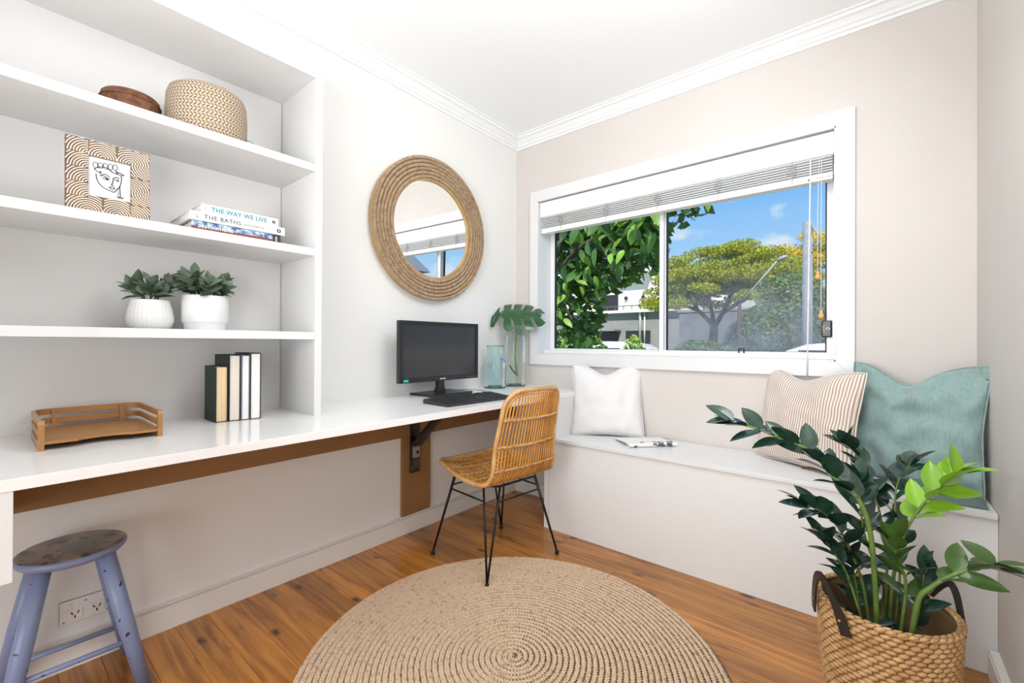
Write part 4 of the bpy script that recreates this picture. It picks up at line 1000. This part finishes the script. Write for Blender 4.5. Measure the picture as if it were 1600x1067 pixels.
# ------------------------------------------------------------------ cushions
def cushion(label, m, W, H, T, base, yaw, lean, roll=0, chop=.12, chopx=0., ear=.06, seed=0, name='cushion', group=None, sag=.03, wr=.004):
    """yaw: heading of the cushion's width axis; base: middle of its lower edge"""
    n = 40; bm = BM(); uvl = bm.loops.layers.uv.verify(); sides = []
    def P(u, v, sg):
        pu = 1 - abs(u) ** 2.6; pv = 1 - abs(v) ** 2.6; puff = (max(pu, 0) ** .55) * (max(pv, 0) ** .55)
        inw = ear * (1 - (abs(u) * abs(v)) ** 1.5)
        x = u * W / 2 * (1 - inw * (v * v) * .25 - inw * abs(u) ** 4 * (1 - v * v) * .9); z = v * H / 2 * (1 - inw * abs(v) ** 4 * (1 - u * u) * .9)
        if v > 0: z -= chop * H * math.exp(-((u - chopx) / .42) ** 2) * v ** 1.6
        z -= sag * H * (1 - v) * .5 * (1 - u * u) * (-1)*0
        y_ = sg * T / 2 * puff * (1 - .35 * max(v, 0) * math.exp(-((u - chopx) / .3) ** 2))
        y_ += wr * noise.noise(Vector((u * 3 + seed, v * 3, sg * 2.))) * 3 * (puff > 0.02)
        if v > .3: y_ += .5 * wr * math.sin(9 * u + seed) * (v - .3)
        return Vector((x, y_, z))
    for sg in (-1, 1):
        G = [[bm.verts.new(P(-1 + 2 * i / n, -1 + 2 * j / n, sg)) for i in range(n + 1)] for j in range(n + 1)]
        for j in range(n):
            for i in range(n):
                q = [G[j][i], G[j][i + 1], G[j + 1][i + 1], G[j + 1][i]]; uvq = [(i, j), (i + 1, j), (i + 1, j + 1), (i, j + 1)]
                if sg > 0: q = q[::-1]; uvq = uvq[::-1]
                f = bm.faces.new(q); f.smooth = True
                for l, (a, b_) in zip(f.loops, uvq): l[uvl].uv = (a / n, b_ / n)
    bmesh.ops.remove_doubles(bm, verts=bm.verts, dist=.0006)
    zmin = min(v.co.z for v in bm.verts)
    z_loc = zmin
    for v in bm.verts:   # flatten where it rests
        v.co.z -= zmin
        v.co.z = max(v.co.z, 0)
    M = Matrix.Translation(base) @ Matrix.Rotation(yaw, 4, 'Z') @ Matrix.Rotation(lean, 4, 'X') @ Matrix.Rotation(roll, 4, 'Y')
    bmesh.ops.transform(bm, matrix=M, verts=bm.verts)
    zmin = min(v.co.z for v in bm.verts)
    z_sh = base[2] - zmin
    for v in bm.verts: v.co.z += z_sh
    t_ = thing(name, label, 'cushion', base, group=group); o = obj('cover', bm, m, t_, True)
    md = o.modifiers.new('s', 'SUBSURF'); md.levels = md.render_levels = 1
    # seam piping round the edge
    bm = BM(); E = []
    for k in range(80):
        a = k / 20; sgm = int(a); f_ = a - sgm; u, v = ((-1 + 2 * f_, -1), (1, -1 + 2 * f_), (1 - 2 * f_, 1), (-1, 1 - 2 * f_))[sgm]; E.append(P(u, v, 1))
    zm = min(p.z for p in E)
    E = [M @ Vector((p.x, p.y, max(p.z - z_loc, 0))) + Vector((0, 0, z_sh)) for p in E]
    for p in E: p.z = max(p.z, base[2] + .003)
    tube(bm, E, .0028, 6, closed=True); obj('seam', bm, m, t_, True)
    return t_
cushion('plain white cushion with a dented top on the bench behind the chair', m_pinkw, .42, .43, .15, (-1.235, 2.372, ZB + .001), R(28), R(-13), chop=.13, chopx=-.05, seed=1)
cushion('ticking stripe cushion in brown and cream, between the magazine and teal cushion', m_stripe, .46, .44, .14, (-.272, 2.345, ZB + .001), R(-33), R(-11), chop=.10, chopx=-.15, seed=4)
tl = cushion('large teal linen cushion slumped into the right corner of the bench', m_teal, .44, .475, .13, (.090, 2.325, ZB + .001), R(-27), R(-7), R(0), chop=.15, chopx=-.1, ear=.08, seed=9, wr=.012)
bm = BM(); n = 16
G = [[bm.verts.new((.110 + .175 * u - .03 * v * (1 - u), 2.140 + .17 * v - .035 * (1 - u) * (1 - v) * 0, ZB + .004 + .050 * v ** 1.3 * (1 - .5 * abs(2 * u - 1) ** 3) + .006 * noise.noise((u * 4, v * 5, 1)))) for u in [i / n for i in range(n + 1)]] for v in [j / n for j in range(n + 1)]]
for j in range(n):
    for i in range(n): bm.faces.new((G[j][i], G[j][i + 1], G[j + 1][i + 1], G[j + 1][i]))
r_ = bmesh.ops.solidify(bm, geom=bm.faces[:], thickness=.004); obj('slumped_corner', bm, m_teal, tl, True)

# ------------------------------------------------------------------ magazine
mg = thing('magazine', 'folded magazine lying on the bench next to the white cushion', 'magazine', (-.98, 2.34, ZB), R(48))
# local x: along the folded spine; local y: depth; fold roll at y<0
bm = BM(); prof_m = [(-.085, .001), (-.092, .006), (-.092, .014), (-.085, .021), (-.06, .022), (.00, .017), (.09, .010), (.115, .006), (.115, .0045), (.09, .006), (.0, .011), (-.06, .010), (-.078, .011), (-.080, .008), (-.06, .005), (.10, .002), (.10, .001)]
prism(bm, prof_m, 'x', -.135, .135); obj('pages', bm, m_mag, mg, local=True)
bm = BM(); prism(bm, [(-.05, .0215), (-.045, .0225), (.11, .0085), (.11, .0075)], 'x', -.14, .12); obj('open_page', bm, m_magw, mg, local=True)

# ------------------------------------------------------------------ woven basket
BC = Vector((.016, 1.617, 0)); BH = .36
bs = thing('hyacinth_basket', 'round woven water hyacinth basket with dark leather handles, standing in the right corner', 'basket', BC)
def br_(z): f = z / BH; return .122 + .036 * f ** .7 + .006 * math.sin(PI * f)
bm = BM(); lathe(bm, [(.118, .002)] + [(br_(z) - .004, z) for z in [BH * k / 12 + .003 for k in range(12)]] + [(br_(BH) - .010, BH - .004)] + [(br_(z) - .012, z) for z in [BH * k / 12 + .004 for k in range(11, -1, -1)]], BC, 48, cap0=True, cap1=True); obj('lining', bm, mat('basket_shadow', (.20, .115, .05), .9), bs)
ico = BM(); bmesh.ops.create_icosphere(ico, subdivisions=1, radius=1); iv = np.array([v.co for v in ico.verts]); ifc = np.array([[v.index for v in f.verts] for f in ico.faces]); ico.free()
V = []; F = []; q = 0; rows = 30; nb = 40
for r in range(rows):
    z = BH * (r + .5) / rows
    for k in range(nb):
        a = 2 * PI * (k + .5 * (r % 2)) / nb + rnd.uniform(-.012, .012); rad_ = br_(z) - .005; L_ = 2 * PI * rad_ / nb
        s = np.array([L_ * .62, .0062 * rnd.uniform(.9, 1.2), .0070 * rnd.uniform(.9, 1.1)]); P = iv * s
        tl_ = rnd.uniform(.05, .32); c_, s_ = math.cos(tl_), math.sin(tl_); P = np.stack([P[:, 0] * c_ - P[:, 2] * s_, P[:, 1], P[:, 0] * s_ + P[:, 2] * c_], 1)
        ca, sa = math.cos(a), math.sin(a); er_ = np.array([ca, sa, 0]); et = np.array([-sa, ca, 0])
        W3 = P[:, :1] * et + P[:, 1:2] * er_ + P[:, 2:] * np.array([0, 0, 1]) + er_ * (rad_) + np.array([BC.x, BC.y, z])
        V.append(W3); F.append(ifc + q); q += len(iv)
pyd('weave', np.concatenate(V), np.concatenate(F), m_hyac, bs, kind='stuff')
V = []; F = []; q = 0
for r, off, zz in ((0, .004, BH - .002), (1, -.004, BH - .001)):
    for k in range(46):
        a = 2 * PI * (k + .5 * r) / 46; rad_ = br_(BH) - .006 + off; P = iv * np.array([.0155, .0062, .0055]); ca, sa = math.cos(a), math.sin(a)
        P = np.stack([P[:, 0] * .95 - P[:, 2] * .3, P[:, 1], P[:, 0] * .3 + P[:, 2] * .95], 1)
        V.append(P[:, :1] * np.array([-sa, ca, 0]) + P[:, 1:2] * np.array([ca, sa, 0]) + P[:, 2:] * np.array([0, 0, 1]) + np.array([ca * rad_ + BC.x, sa * rad_ + BC.y, zz])); F.append(ifc + q); q += len(iv)
pyd('rim_braid', np.concatenate(V), np.concatenate(F), m_hyac, bs, kind='stuff')
def strap(ang_c, half, rise):
    bm = BM(); rim_r = br_(BH); P = []
    for k in range(15):
        t_ = k / 14; a = ang_c + half * (2 * t_ - 1) * (1 - .25 * math.sin(PI * t_)); z = BH - .055 + (rise + .055) * math.sin(PI * t_) ** .75; outw = .009 + .014 * math.sin(PI * t_)
        P.append(Vector((BC.x + (rim_r + outw) * math.cos(a), BC.y + (rim_r + outw) * math.sin(a), z)))
    rg = []
    for i, p in enumerate(P):
        T_ = (P[min(i + 1, 14)] - P[max(i - 1, 0)]).normalized(); o_ = Vector((p.x - BC.x, p.y - BC.y, 0)).normalized(); o_ = (o_ - T_ * o_.dot(T_)).normalized(); s_ = T_.cross(o_)
        w_ = .0105 if 1 < i < 13 else .013
        rg.append([bm.verts.new(p + s_ * a_ * w_ + o_ * b_ * .0026) for a_, b_ in ((-1, -1), (1, -1), (1, 1), (-1, 1))])
    for A, B in zip(rg, rg[1:]):
        for k in range(4): bm.faces.new((A[k], A[(k + 1) % 4], B[(k + 1) % 4], B[k]))
    bm.faces.new(rg[0]); bm.faces.new(rg[-1][::-1]); h = obj('handle', bm, m_leather, bs)
    for p in (P[1], P[13]):
        bm = BM(); o_ = Vector((p.x - BC.x, p.y - BC.y, 0)).normalized(); ball(bm, p + o_ * .004 - Vector((0, 0, .006)), .0045, s=(1, 1, 1)); obj('rivet', bm, m_brass, h, True)
strap(math.atan2(-.639, -.769), .38, .075); strap(math.atan2(.639, .769), .38, .055)

# ------------------------------------------------------------------ zz plant
zp = thing('potted_plant', 'tall glossy zamioculcas with arching stems, growing out of the woven basket', 'plant', (BC.x, BC.y, .012))
bm = BM(); lathe(bm, [(.085, .012), (.105, .20), (.108, .245), (.104, .247), (.100, .225)], (BC.x, BC.y, 0), 32); obj('nursery_pot', bm, m_blackmt, zp, True)
bm = BM(); lathe(bm, [(.101, .228), (.06, .234), (.001, .232)], (BC.x, BC.y, 0), 28, cap0=True, cap1=True); obj('soil', bm, m_soil, zp)
ST = {
'A': ([(0.004, 1.568, 0.22), (-0.006, 1.519, 0.466), (-0.014, 1.486, 0.585), (-0.028, 1.473, 0.651), (-0.047, 1.471, 0.686), (-0.078, 1.471, 0.71), (-0.105, 1.475, 0.74), (-0.15, 1.476, 0.787), (-0.206, 1.468, 0.805), (-0.259, 1.45, 0.83), (-0.322, 1.424, 0.847)], .0085, 13, .36, 'd', .088),
'C': ([(0.025, 1.675, 0.22), (0.036, 1.684, 0.413), (0.058, 1.702, 0.528), (0.097, 1.721, 0.62), (0.138, 1.742, 0.682), (0.165, 1.761, 0.715)], .0065, 8, .5, 'l', .092),
'D': ([(0.061, 1.549, 0.22), (0.077, 1.523, 0.419), (0.104, 1.519, 0.476), (0.144, 1.526, 0.517), (0.175, 1.54, 0.535), (0.20, 1.548, 0.546), (0.222, 1.540, 0.556)], .0085, 7, .40, 'o', .080),
'E': ([(-0.012, 1.606, 0.22), (-0.029, 1.591, 0.393), (-0.06, 1.565, 0.504), (-0.087, 1.542, 0.569), (-0.119, 1.515, 0.608), (-0.151, 1.489, 0.626)], .0055, 9, .35, 'd', .085),
'F': ([(0.014, 1.70, 0.22), (0.022, 1.76, 0.396), (0.008, 1.80, 0.541), (-0.021, 1.83, 0.63), (-0.048, 1.85, 0.706), (-0.067, 1.844, 0.737)], .005, 8, .35, 'd', .088),
'G': ([(0.036, 1.70, 0.22), (0.052, 1.76, 0.406), (0.042, 1.80, 0.569), (0.049, 1.85, 0.644), (0.078, 1.90, 0.693)], .005, 7, .35, 'd', .085),
'H': ([(-0.006, 1.558, 0.22), (-0.048, 1.523, 0.397), (-0.068, 1.506, 0.467), (-0.095, 1.484, 0.519), (-0.109, 1.472, 0.545)], .005, 7, .3, 'd', .080),
'I': ([(0.039, 1.57, 0.22), (0.058, 1.572, 0.432), (0.044, 1.547, 0.505), (0.031, 1.536, 0.555)], .006, 6, .3, 'o', .092),
'J': ([(0.021, 1.66, 0.22), (0.002, 1.68, 0.397), (-0.031, 1.67, 0.525), (-0.039, 1.676, 0.617), (-0.046, 1.683, 0.662)], .0055, 8, .3, 'd', .085),
'K': ([(-0.03, 1.62, 0.22), (-0.045, 1.62, 0.37), (-0.06, 1.60, 0.46)], .0045, 6, .2, 'd', .080),
'L': ([(0.06, 1.62, 0.22), (0.085, 1.61, 0.36), (0.095, 1.60, 0.47)], .0045, 6, .2, 'd', .080)}
LM = {'d': [leafmesh('leaf', 1, .27, m_leafd, .12, .20), leafmesh('leaf', 1, .25, m_leafd, .22, .32)], 'l': [leafmesh('leaf', 1, .29, m_leafl, .1, .15), leafmesh('leaf', 1, .26, m_leafl, .2, .25)], 'o': [leafmesh('leaf', 1, .25, m_leafo, .15, .2), leafmesh('leaf', 1, .22, m_leafo, .25, .3)]}
lr = random.Random(5)
camd = Vector((0, 0, 1.08))
for key, (P, r0, npair, f0, kind_, LL) in ST.items():
    pts = spline(P, 6); n = len(pts); bm = BM(); tube(bm, pts, [r0 * .8 * (1 - .6 * k / (n - 1)) for k in range(n)], 9); obj('stem', bm, m_stem, zp, True)
    for j in range(npair):
        f = f0 + (1 - f0) * j / (npair - 1) if npair > 1 else 1; x = f * (n - 1); i = min(int(x), n - 2); p = pts[i].lerp(pts[i + 1], x - i)
        T_ = (pts[min(i + 2, n - 1)] - pts[max(i - 1, 0)]).normalized()
        hz = T_.cross(Vector((0, 0, 1))); hz = hz.normalized() if hz.length > .25 else Vector((.77, .64, 0))
        roll_ = Matrix.Rotation(lr.uniform(-.55, .55) + (.5 if j % 2 else -.4), 3, T_); s1_ = roll_ @ hz
        last = j == npair - 1
        for sg in ((1, -1) if not last else (1, -1, 0)):
            d = (s1_ * sg * (.95 - .4 * f) + T_ * (.55 + .5 * f)).normalized() if sg else T_
            d = (d + Vector((0, 0, lr.uniform(-.15, .25)))).normalized()
            s = LL * lr.uniform(.82, 1.12) * (.8 if last and sg == 0 else 1)
            end = p + d * s
            if end.x > XR - .015: d = Vector((-abs(d.x) * .2, d.y, d.z)).normalized()
            if end.y > YB - .02 and p.z < ZB: d.y = -abs(d.y)
            nrm = (T_.cross(d) * -sg + T_ * .5 + Vector((0, 0, .5)) + Vector((lr.uniform(-.5, .5), lr.uniform(-.5, .5), 0)))
            place(LM[kind_][lr.randrange(2)], 'leaf', zp, p + d * r0 * .6, d, nrm, s)
# ================================================================== OUTSIDE
GZ = -.35
gr = obj('ground', bx(-40, 40, YW + .25, 60, GZ - .1, GZ), m_grass, kind='structure')
obj('road', bx(-40, 40, 7.3, 13.0, GZ, GZ + .02), m_asph, kind='structure')
# garden tree close to the window
gt = thing('garden_tree', 'leafy garden tree with large drooping leaves close outside the window', 'tree', (-3.55, 4.9, GZ))
bm = BM(); tube(bm, spline([(-3.55, 4.9, GZ), (-3.5, 4.85, .8), (-3.35, 4.8, 1.9), (-3.1, 4.8, 3.0), (-2.9, 4.8, 3.8)], 4), [.13 - .005 * k for k in range(17)], 12); obj('trunk', bm, m_bark, gt, True)
tr_ = random.Random(21); brs = []
for b0, tips in (((-3.35, 4.8, 1.9), [(-2.6, 4.6, 2.3), (-2.3, 4.7, 1.75)]), ((-3.1, 4.8, 3.0), [(-2.2, 4.6, 3.1), (-1.5, 4.75, 2.95)]), ((-3.1, 4.8, 2.9), [(-2.5, 4.4, 2.85), (-1.95, 4.4, 2.45)]), ((-3.42, 4.82, 1.3), [(-3.0, 4.5, 1.6), (-2.8, 4.5, 1.35)]), ((-2.9, 4.8, 3.7), [(-2.0, 4.7, 3.5), (-1.4, 4.7, 2.75)]), ((-3.2, 4.8, 2.5), [(-3.0, 4.3, 2.6), (-2.7, 4.2, 2.25)])):
    Pb = spline([b0] + tips, 6); bm = BM(); tube(bm, Pb, [.035 - .028 * k / (len(Pb) - 1) for k in range(len(Pb))], 7); obj('branch', bm, m_bark, gt, True); brs.append(Pb)
GL = [leafmesh('leaf', 1, .21, m_tleaf, .25, .2), leafmesh('leaf', 1, .24, m_tleaf, .4, .1), leafmesh('leaf', 1, .22, m_tleaf2, .3, .2)]
def gpos():
    while True:
        y_ = tr_.uniform(4.1, 5.1); f = tr_.random(); x = -.70 * y_ + f * y_ * .42; 
        zlow = 1.1 + 1.0 * min(1, max(0, (f - .12) / .55)) ** .8 + (.55 if f > .72 else 0)
        z = tr_.uniform(zlow, 3.5)
        if f > .9 and z < 2.35: continue
        if tr_.random() < .25 + .75 * (z > zlow + .15): return Vector((x, y_, z))
for k in range(290):
    p = gpos(); d = Vector((tr_.uniform(-.8, .8), tr_.uniform(-.8, .5), tr_.uniform(-1.1, -.1))); me = GL[2] if tr_.random() < .36 else GL[tr_.randrange(2)]
    place(me, 'leaf', gt, p, d, (tr_.uniform(-.6, .6), tr_.uniform(-1, .2), .7), tr_.uniform(.13, .23))
def leafcloud(name, centers, nper, size, m, parent, seed, flat=.6):
    rr = np.random.default_rng(seed); V = []; F = []
    cs = np.array([c[:3] for c in centers], float); rs = np.array([c[3:6] for c in centers], float); vol = rs.prod(1); cnt = np.maximum((nper * vol / vol.sum()).astype(int), 8)
    pts = np.concatenate([cs[i] + rs[i] * (lambda v: v / np.linalg.norm(v, axis=1)[:, None] * (rr.random((len(v), 1)) ** .33))(rr.normal(size=(cnt[i], 3))) for i in range(len(cs))])
    n = len(pts); a = rr.normal(size=(n, 3)); a /= np.linalg.norm(a, axis=1)[:, None]; b = np.cross(a, rr.normal(size=(n, 3))); b /= np.linalg.norm(b, axis=1)[:, None]; s = size * rr.uniform(.6, 1.3, (n, 1))
    V = np.stack([pts - a * s, pts - b * s * flat, pts + a * s, pts + b * s * flat], 1).reshape(-1, 3); F = np.arange(4 * n).reshape(-1, 4)
    return pyd(name, V, F, m, parent, smooth=False, kind='stuff')
leafcloud('foliage', [(-2.9, 5.2, 2.6, .9, .35, 1.0), (-2.1, 5.3, 3.0, .8, .3, .6), (-3.2, 5.2, 1.6, .45, .3, .8), (-2.5, 5.2, 2.3, .6, .3, .5)], 3800, .075, m_tleaf, gt, 3)
# street tree: umbrella crown, yellow-green with yellow blossom
st_ = thing('street_tree', 'broad yellow-green flowering street tree with a forked trunk', 'tree', (-4.3, 16, GZ))
TB = Vector((-4.35, 16.0, GZ)); bm = BM(); tube(bm, spline([TB, TB + Vector((0, 0, 1.2)), TB + Vector((.05, 0, 2.0))], 4), [.17, .155, .15, .145, .14, .14, .135, .13, .13], 12); obj('trunk', bm, m_bark, st_, True)
for q in ([(.05, 0, 2.0), (-.5, 0, 2.6), (-1.3, .1, 2.9), (-2.0, 0, 3.3)], [(.05, 0, 2.0), (-.1, 0, 2.9), (-.3, 0, 3.8)], [(.05, 0, 2.0), (.5, 0, 2.9), (.7, .1, 3.9), (1.2, 0, 4.3)], [(.3, 0, 2.5), (1.3, 0, 3.1), (2.2, 0, 3.8)], [(-.5, 0, 2.6), (-.9, 0, 3.5), (-1.1, 0, 4.1)]):
    Pb = spline([TB + Vector(v) for v in q], 5); bm = BM(); tube(bm, Pb, [.085 - .06 * k / (len(Pb) - 1) for k in range(len(Pb))], 8); obj('branch', bm, m_bark, st_, True)
tr2 = random.Random(4); cl = []
for k in range(150):
    a = tr2.random() * 2 * PI; r = tr2.random() ** .5; dx = 2.45 * r * math.cos(a); dy = 1.6 * r * math.sin(a)
    cl.append((-4.35 + .25 + dx, 16 + dy, 3.05 + 1.15 * (1 - r * r) + tr2.uniform(-.75, .25), tr2.uniform(.35, .6), .4, tr2.uniform(.13, .22)))
leafcloud('foliage', cl, 70000, .040, m_tipu, st_, 5)
s3 = thing('blossom_tree', 'tree in yellow blossom behind the concrete pole', 'tree', (-1.9, 19.3, GZ))
bm = BM(); tube(bm, [(-1.9, 19.3, GZ), (-1.85, 19.3, 1.2), (-2.0, 19.3, 3.2)], [.18, .16, .08], 10); obj('trunk', bm, m_bark, s3, True)
cl = []
for k in range(46):
    a = tr2.random() * 2 * PI; r = tr2.random() ** .5; cl.append((-2.0 + 2.2 * r * math.cos(a), 19.3 + .9 * r * math.sin(a), 3.6 + 1.15 * (1 - r * r) + tr2.uniform(-.7, .3), .5, .4, .2))
leafcloud('blossom', cl, 15000, .045, m_tipuy, s3, 6)
cl = [(c[0], c[1] + .3, c[2] - .35, c[3], c[4], c[5]) for c in cl[:24]]; leafcloud('foliage', cl, 7000, .045, m_tipu, s3, 9)
def bush(label, blobs, n, size, m, seed, name='bush', group=None):
    c = blobs[0]; t_ = thing(name, label, 'bush', (c[0], c[1], GZ), group=group); leafcloud('foliage', blobs, n, size, m, t_, seed)
    bm = BM(); tube(bm, [(c[0], c[1], GZ), (c[0] + .03, c[1], GZ + .5), (c[0], c[1], c[2])], [.06, .05, .03], 8); obj('stem', bm, m_bark, t_, True); return t_
bush('tall dark green bush below the blossom tree, right of the trunk', [(-2.3, 14, 1.55, .8, .6, .75), (-1.6, 14, 1.9, .8, .6, .9), (-1.2, 14, 1.3, .5, .5, .6), (-2.7, 14, 1.1, .6, .5, .5), (-1.9, 14, 2.6, .8, .5, .4)], 12000, .055, m_bush, 12)
bush('low pale shrub in front of the grey boundary wall', [(-3.7, 12.4, .85, .75, .4, .35), (-3.0, 12.4, .7, .5, .4, .3)], 2600, .05, m_bush, 14)
bush('lime green shrub left of the white car roof', [(-4.5, 7.0, .75, .32, .3, .42), (-3.95, 7.0, .85, .30, .3, .38), (-4.3, 7.0, .3, .5, .3, .5)], 3200, .045, m_hedge, 16)
bush('lime green shrub right of the first white car', [(-3.28, 7.3, .80, .22, .25, .42), (-3.1, 7.3, .5, .25, .25, .5)], 1600, .04, m_hedge, 18)
# building across the road
ho = thing('house', 'cream two-storey house with a balcony rail across the road', 'building', (-10, 25, GZ))
bm = BM(); box(bm, -20, -5.3, 24.3, 30, 2.95, 5.15); obj('upper_wall', bm, m_bcream, ho)
obj('lower_wall', bx(-20, -5.0, 23.2, 30, GZ, 2.80), m_bgrey, ho); obj('balcony_slab', bx(-20, -5.0, 22.9, 24.3, 2.80, 2.95), m_bcream, ho)
bm = BM(); prism(bm, [(23.6, 5.15), (30.5, 5.15), (30.5, 5.6), (27, 6.1), (23.6, 5.4)], 'x', -20.5, -9.8); obj('roof', bm, m_bcream, ho)
for x0, x1, z0, z1 in ((-15.35, -14.9, 3.15, 4.1), (-13.4, -11.9, 2.96, 4.0), (-9.0, -8.1, 2.96, 4.0), (-7.5, -6.8, 3.1, 4.3)):
    w_ = obj('window', bx(x0 - .05, x1 + .05, 24.22, 24.32, z0 - .05, z1 + .05), m_bcream, ho); obj('pane', bx(x0, x1, 24.20, 24.225, z0, z1), m_bwin, w_)
for x0, x1, z0, z1 in ((-14.2, -11.4, 1.1, 1.75), (-10.9, -9.5, .9, 1.8)): obj('garage_opening', bx(x0, x1, 23.12, 23.22, z0 - .9, z1), m_bwin, ho)
obj('carport_roof', bx(-14.6, -11.2, 22.3, 23.2, 1.78, 1.88), m_bgrey, ho)
rl = obj('balcony_rail', bx(-20, -5.0, 22.95, 23.0, 3.16, 3.21), m_rail, ho)
for k in range(24): obj('baluster', bx(-17 + k * .5, -16.96 + k * .5, 22.96, 22.99, 2.95, 3.16), m_rail, rl)
bm = BM(); tube(bm, [(-10.05, 23.1, 1.0), (-10.05, 23.1, 3.6), (-10.25, 23.1, 4.0)], .07, 8); tube(bm, [(-9.8, 23.12, 1.0), (-9.8, 23.12, 2.8)], .04, 8); obj('downpipe', bm, m_bcream, ho)
for x in (-11.4, -10.35): bm = BM(); ball(bm, (x, 24.2, 3.75), .12, s=(1, .6, 1)); obj('wall_light', bm, m_bwin, ho, True)
bw = thing('boundary_wall', 'long dark grey rendered boundary wall behind the street tree', 'wall', (-3, 21, GZ)); obj('wall_face', bx(-7.2, 4, 21.0, 21.3, GZ, 2.55), m_dgrey, bw); obj('coping', bx(-7.3, 4, 20.95, 21.35, 2.55, 2.63), m_bgrey, bw)
h2 = thing('townhouse', 'pale house with a grey gabled roof, seen in the mirror', 'building', (13.9, 9.8, GZ)); obj('wall_body', bx(10.9, 17, 8, 11.7, GZ, 3.7), m_brick, h2)
bm = BM(); prism(bm, [(10.3, 3.65), (17.6, 3.65), (13.9, 6.2)], 'y', 7.8, 11.9); obj('roof', bm, m_roof, h2); w_ = obj('window', bx(12.3, 13.9, 7.92, 8.0, 1.2, 2.7), m_win, h2); obj('pane', bx(12.4, 13.8, 7.90, 7.925, 1.3, 2.6), m_bwin, w_)
# cars: only the roofs show above the sill
def car(label, cx, cy, hx=1.0):
    c = thing('car', label, 'car', (cx, cy, GZ + .02), group='white cars parked on the road'); z = GZ + .02
    bm = BM(); prism(bm, [(cx - 2.1, z + .25), (cx - 2.15, z + .62), (cx - 1.95, z + .85), (cx - 1.3, z + .95), (cx + 1.35, z + .97), (cx + 2.0, z + .78), (cx + 2.1, z + .55), (cx + 2.1, z + .25)], 'y', cy - .85, cy + .85)
    bmesh.ops.bevel(bm, geom=bm.edges[:], offset=.05, segments=2, affect='EDGES'); obj('body', bm, m_car, c, True)
    bm = BM(); rg = []
    for x, hw, zz in ((-1.45, .74, .94), (-1.05, .66, 1.30), (-.75, .62, 1.415), (-.3, .61, 1.455), (.25, .61, 1.455), (.7, .63, 1.40), (1.5, .74, .95)):
        rg.append([bm.verts.new((cx + x, cy - hw, z + zz - .03)), bm.verts.new((cx + x, cy - hw * .8, z + zz)), bm.verts.new((cx + x, cy + hw * .8, z + zz)), bm.verts.new((cx + x, cy + hw, z + zz - .03)), bm.verts.new((cx + x, cy + .78, z + .9)), bm.verts.new((cx + x, cy - .78, z + .9))])
    for A, B in zip(rg, rg[1:]):
        for k in range(6): bm.faces.new((A[k], A[(k + 1) % 6], B[(k + 1) % 6], B[k]))
    bm.faces.new(rg[0]); bm.faces.new(rg[-1][::-1]); obj('cabin', bm, m_car, c, True)
    for sy in (-1, 1):
        for xs in ((-1.0, -.15), (-.08, .75)):
            bm = BM(); y_ = cy + sy * .80; pts = [(cx + xs[0], z + .98), (cx + xs[1], z + .98), (cx + xs[1] * .8, z + 1.32), (cx + xs[0] * .82, z + 1.32)]; prism(bm, pts, 'y', y_ - .06, y_ + .012); obj('side_window', bm, m_bwin, c)
    for x in (-1.35, 1.35):
        for sy in (-1, 1):
            bm = BM(); P = [(cx + x, cy + sy * .82 - .1, z + .31), (cx + x, cy + sy * .82 + .1, z + .31)]; tube(bm, P, .31, 20); wh = obj('wheel', bm, m_tyre, c); bm = BM(); tube(bm, [(cx + x, cy + sy * .82 - .105, z + .31), (cx + x, cy + sy * .82 + .105, z + .31)], .18, 14); obj('hub', bm, m_hub, wh)
car('white parked car whose roof shows through the left window pane', -4.6, 9.0); car('white parked car whose roof shows at the lower right of the window', -.15, 9.2)
cpn = thing('concrete_pole', 'pale concrete pole near the right edge of the window', 'pole', (-1.08, 10.5, GZ))
bm = BM(); tube(bm, [(-1.08, 10.5, GZ), (-1.08, 10.5, 3.52)], [.10, .085], 14); obj('shaft', bm, m_conc, cpn, True)
bm = BM(); tube(bm, spline([(-1.0, 10.45, 3.40), (-.93, 10.4, 3.3), (-.9, 10.4, 3.1), (-.99, 10.42, 2.95)], 4), .012, 6); tube(bm, spline([(-1.0, 10.45, 3.45), (-.85, 10.4, 3.2), (-.6, 10.4, 3.25)], 4), .010, 6); obj('cable_loop', bm, m_lamp, cpn)
slp = thing('street_lamp', 'street lamp with an angled arm in front of the tree crown', 'lamp', (-2.6, 15, GZ))
bm = BM(); tube(bm, [(-2.95, 13.4, GZ), (-2.95, 13.4, 2.2)], .05, 10); obj('pole', bm, m_bark, slp, True)
bm = BM(); tube(bm, [(-2.95, 13.4, 2.18), (-2.05, 13.4, 3.28)], [.026, .022], 8); obj('arm', bm, m_lamp, slp, True)
bm = BM(); ball(bm, (-1.94, 13.4, 3.34), .14, s=(1, .5, .4), mat4=Matrix.Rotation(R(-22), 4, 'Y')); obj('lamp_head', bm, m_lamp, slp, True)
bm = BM(); tube(bm, spline([(1, 7.0, 3.9), (5, 7.0, 3.5), (9.5, 7.0, 4.2)], 6), .03, 6); top('power_line', bm, m_rail, 'overhead power line seen in the mirror', 'cable', (5, 7.0, 3.5))
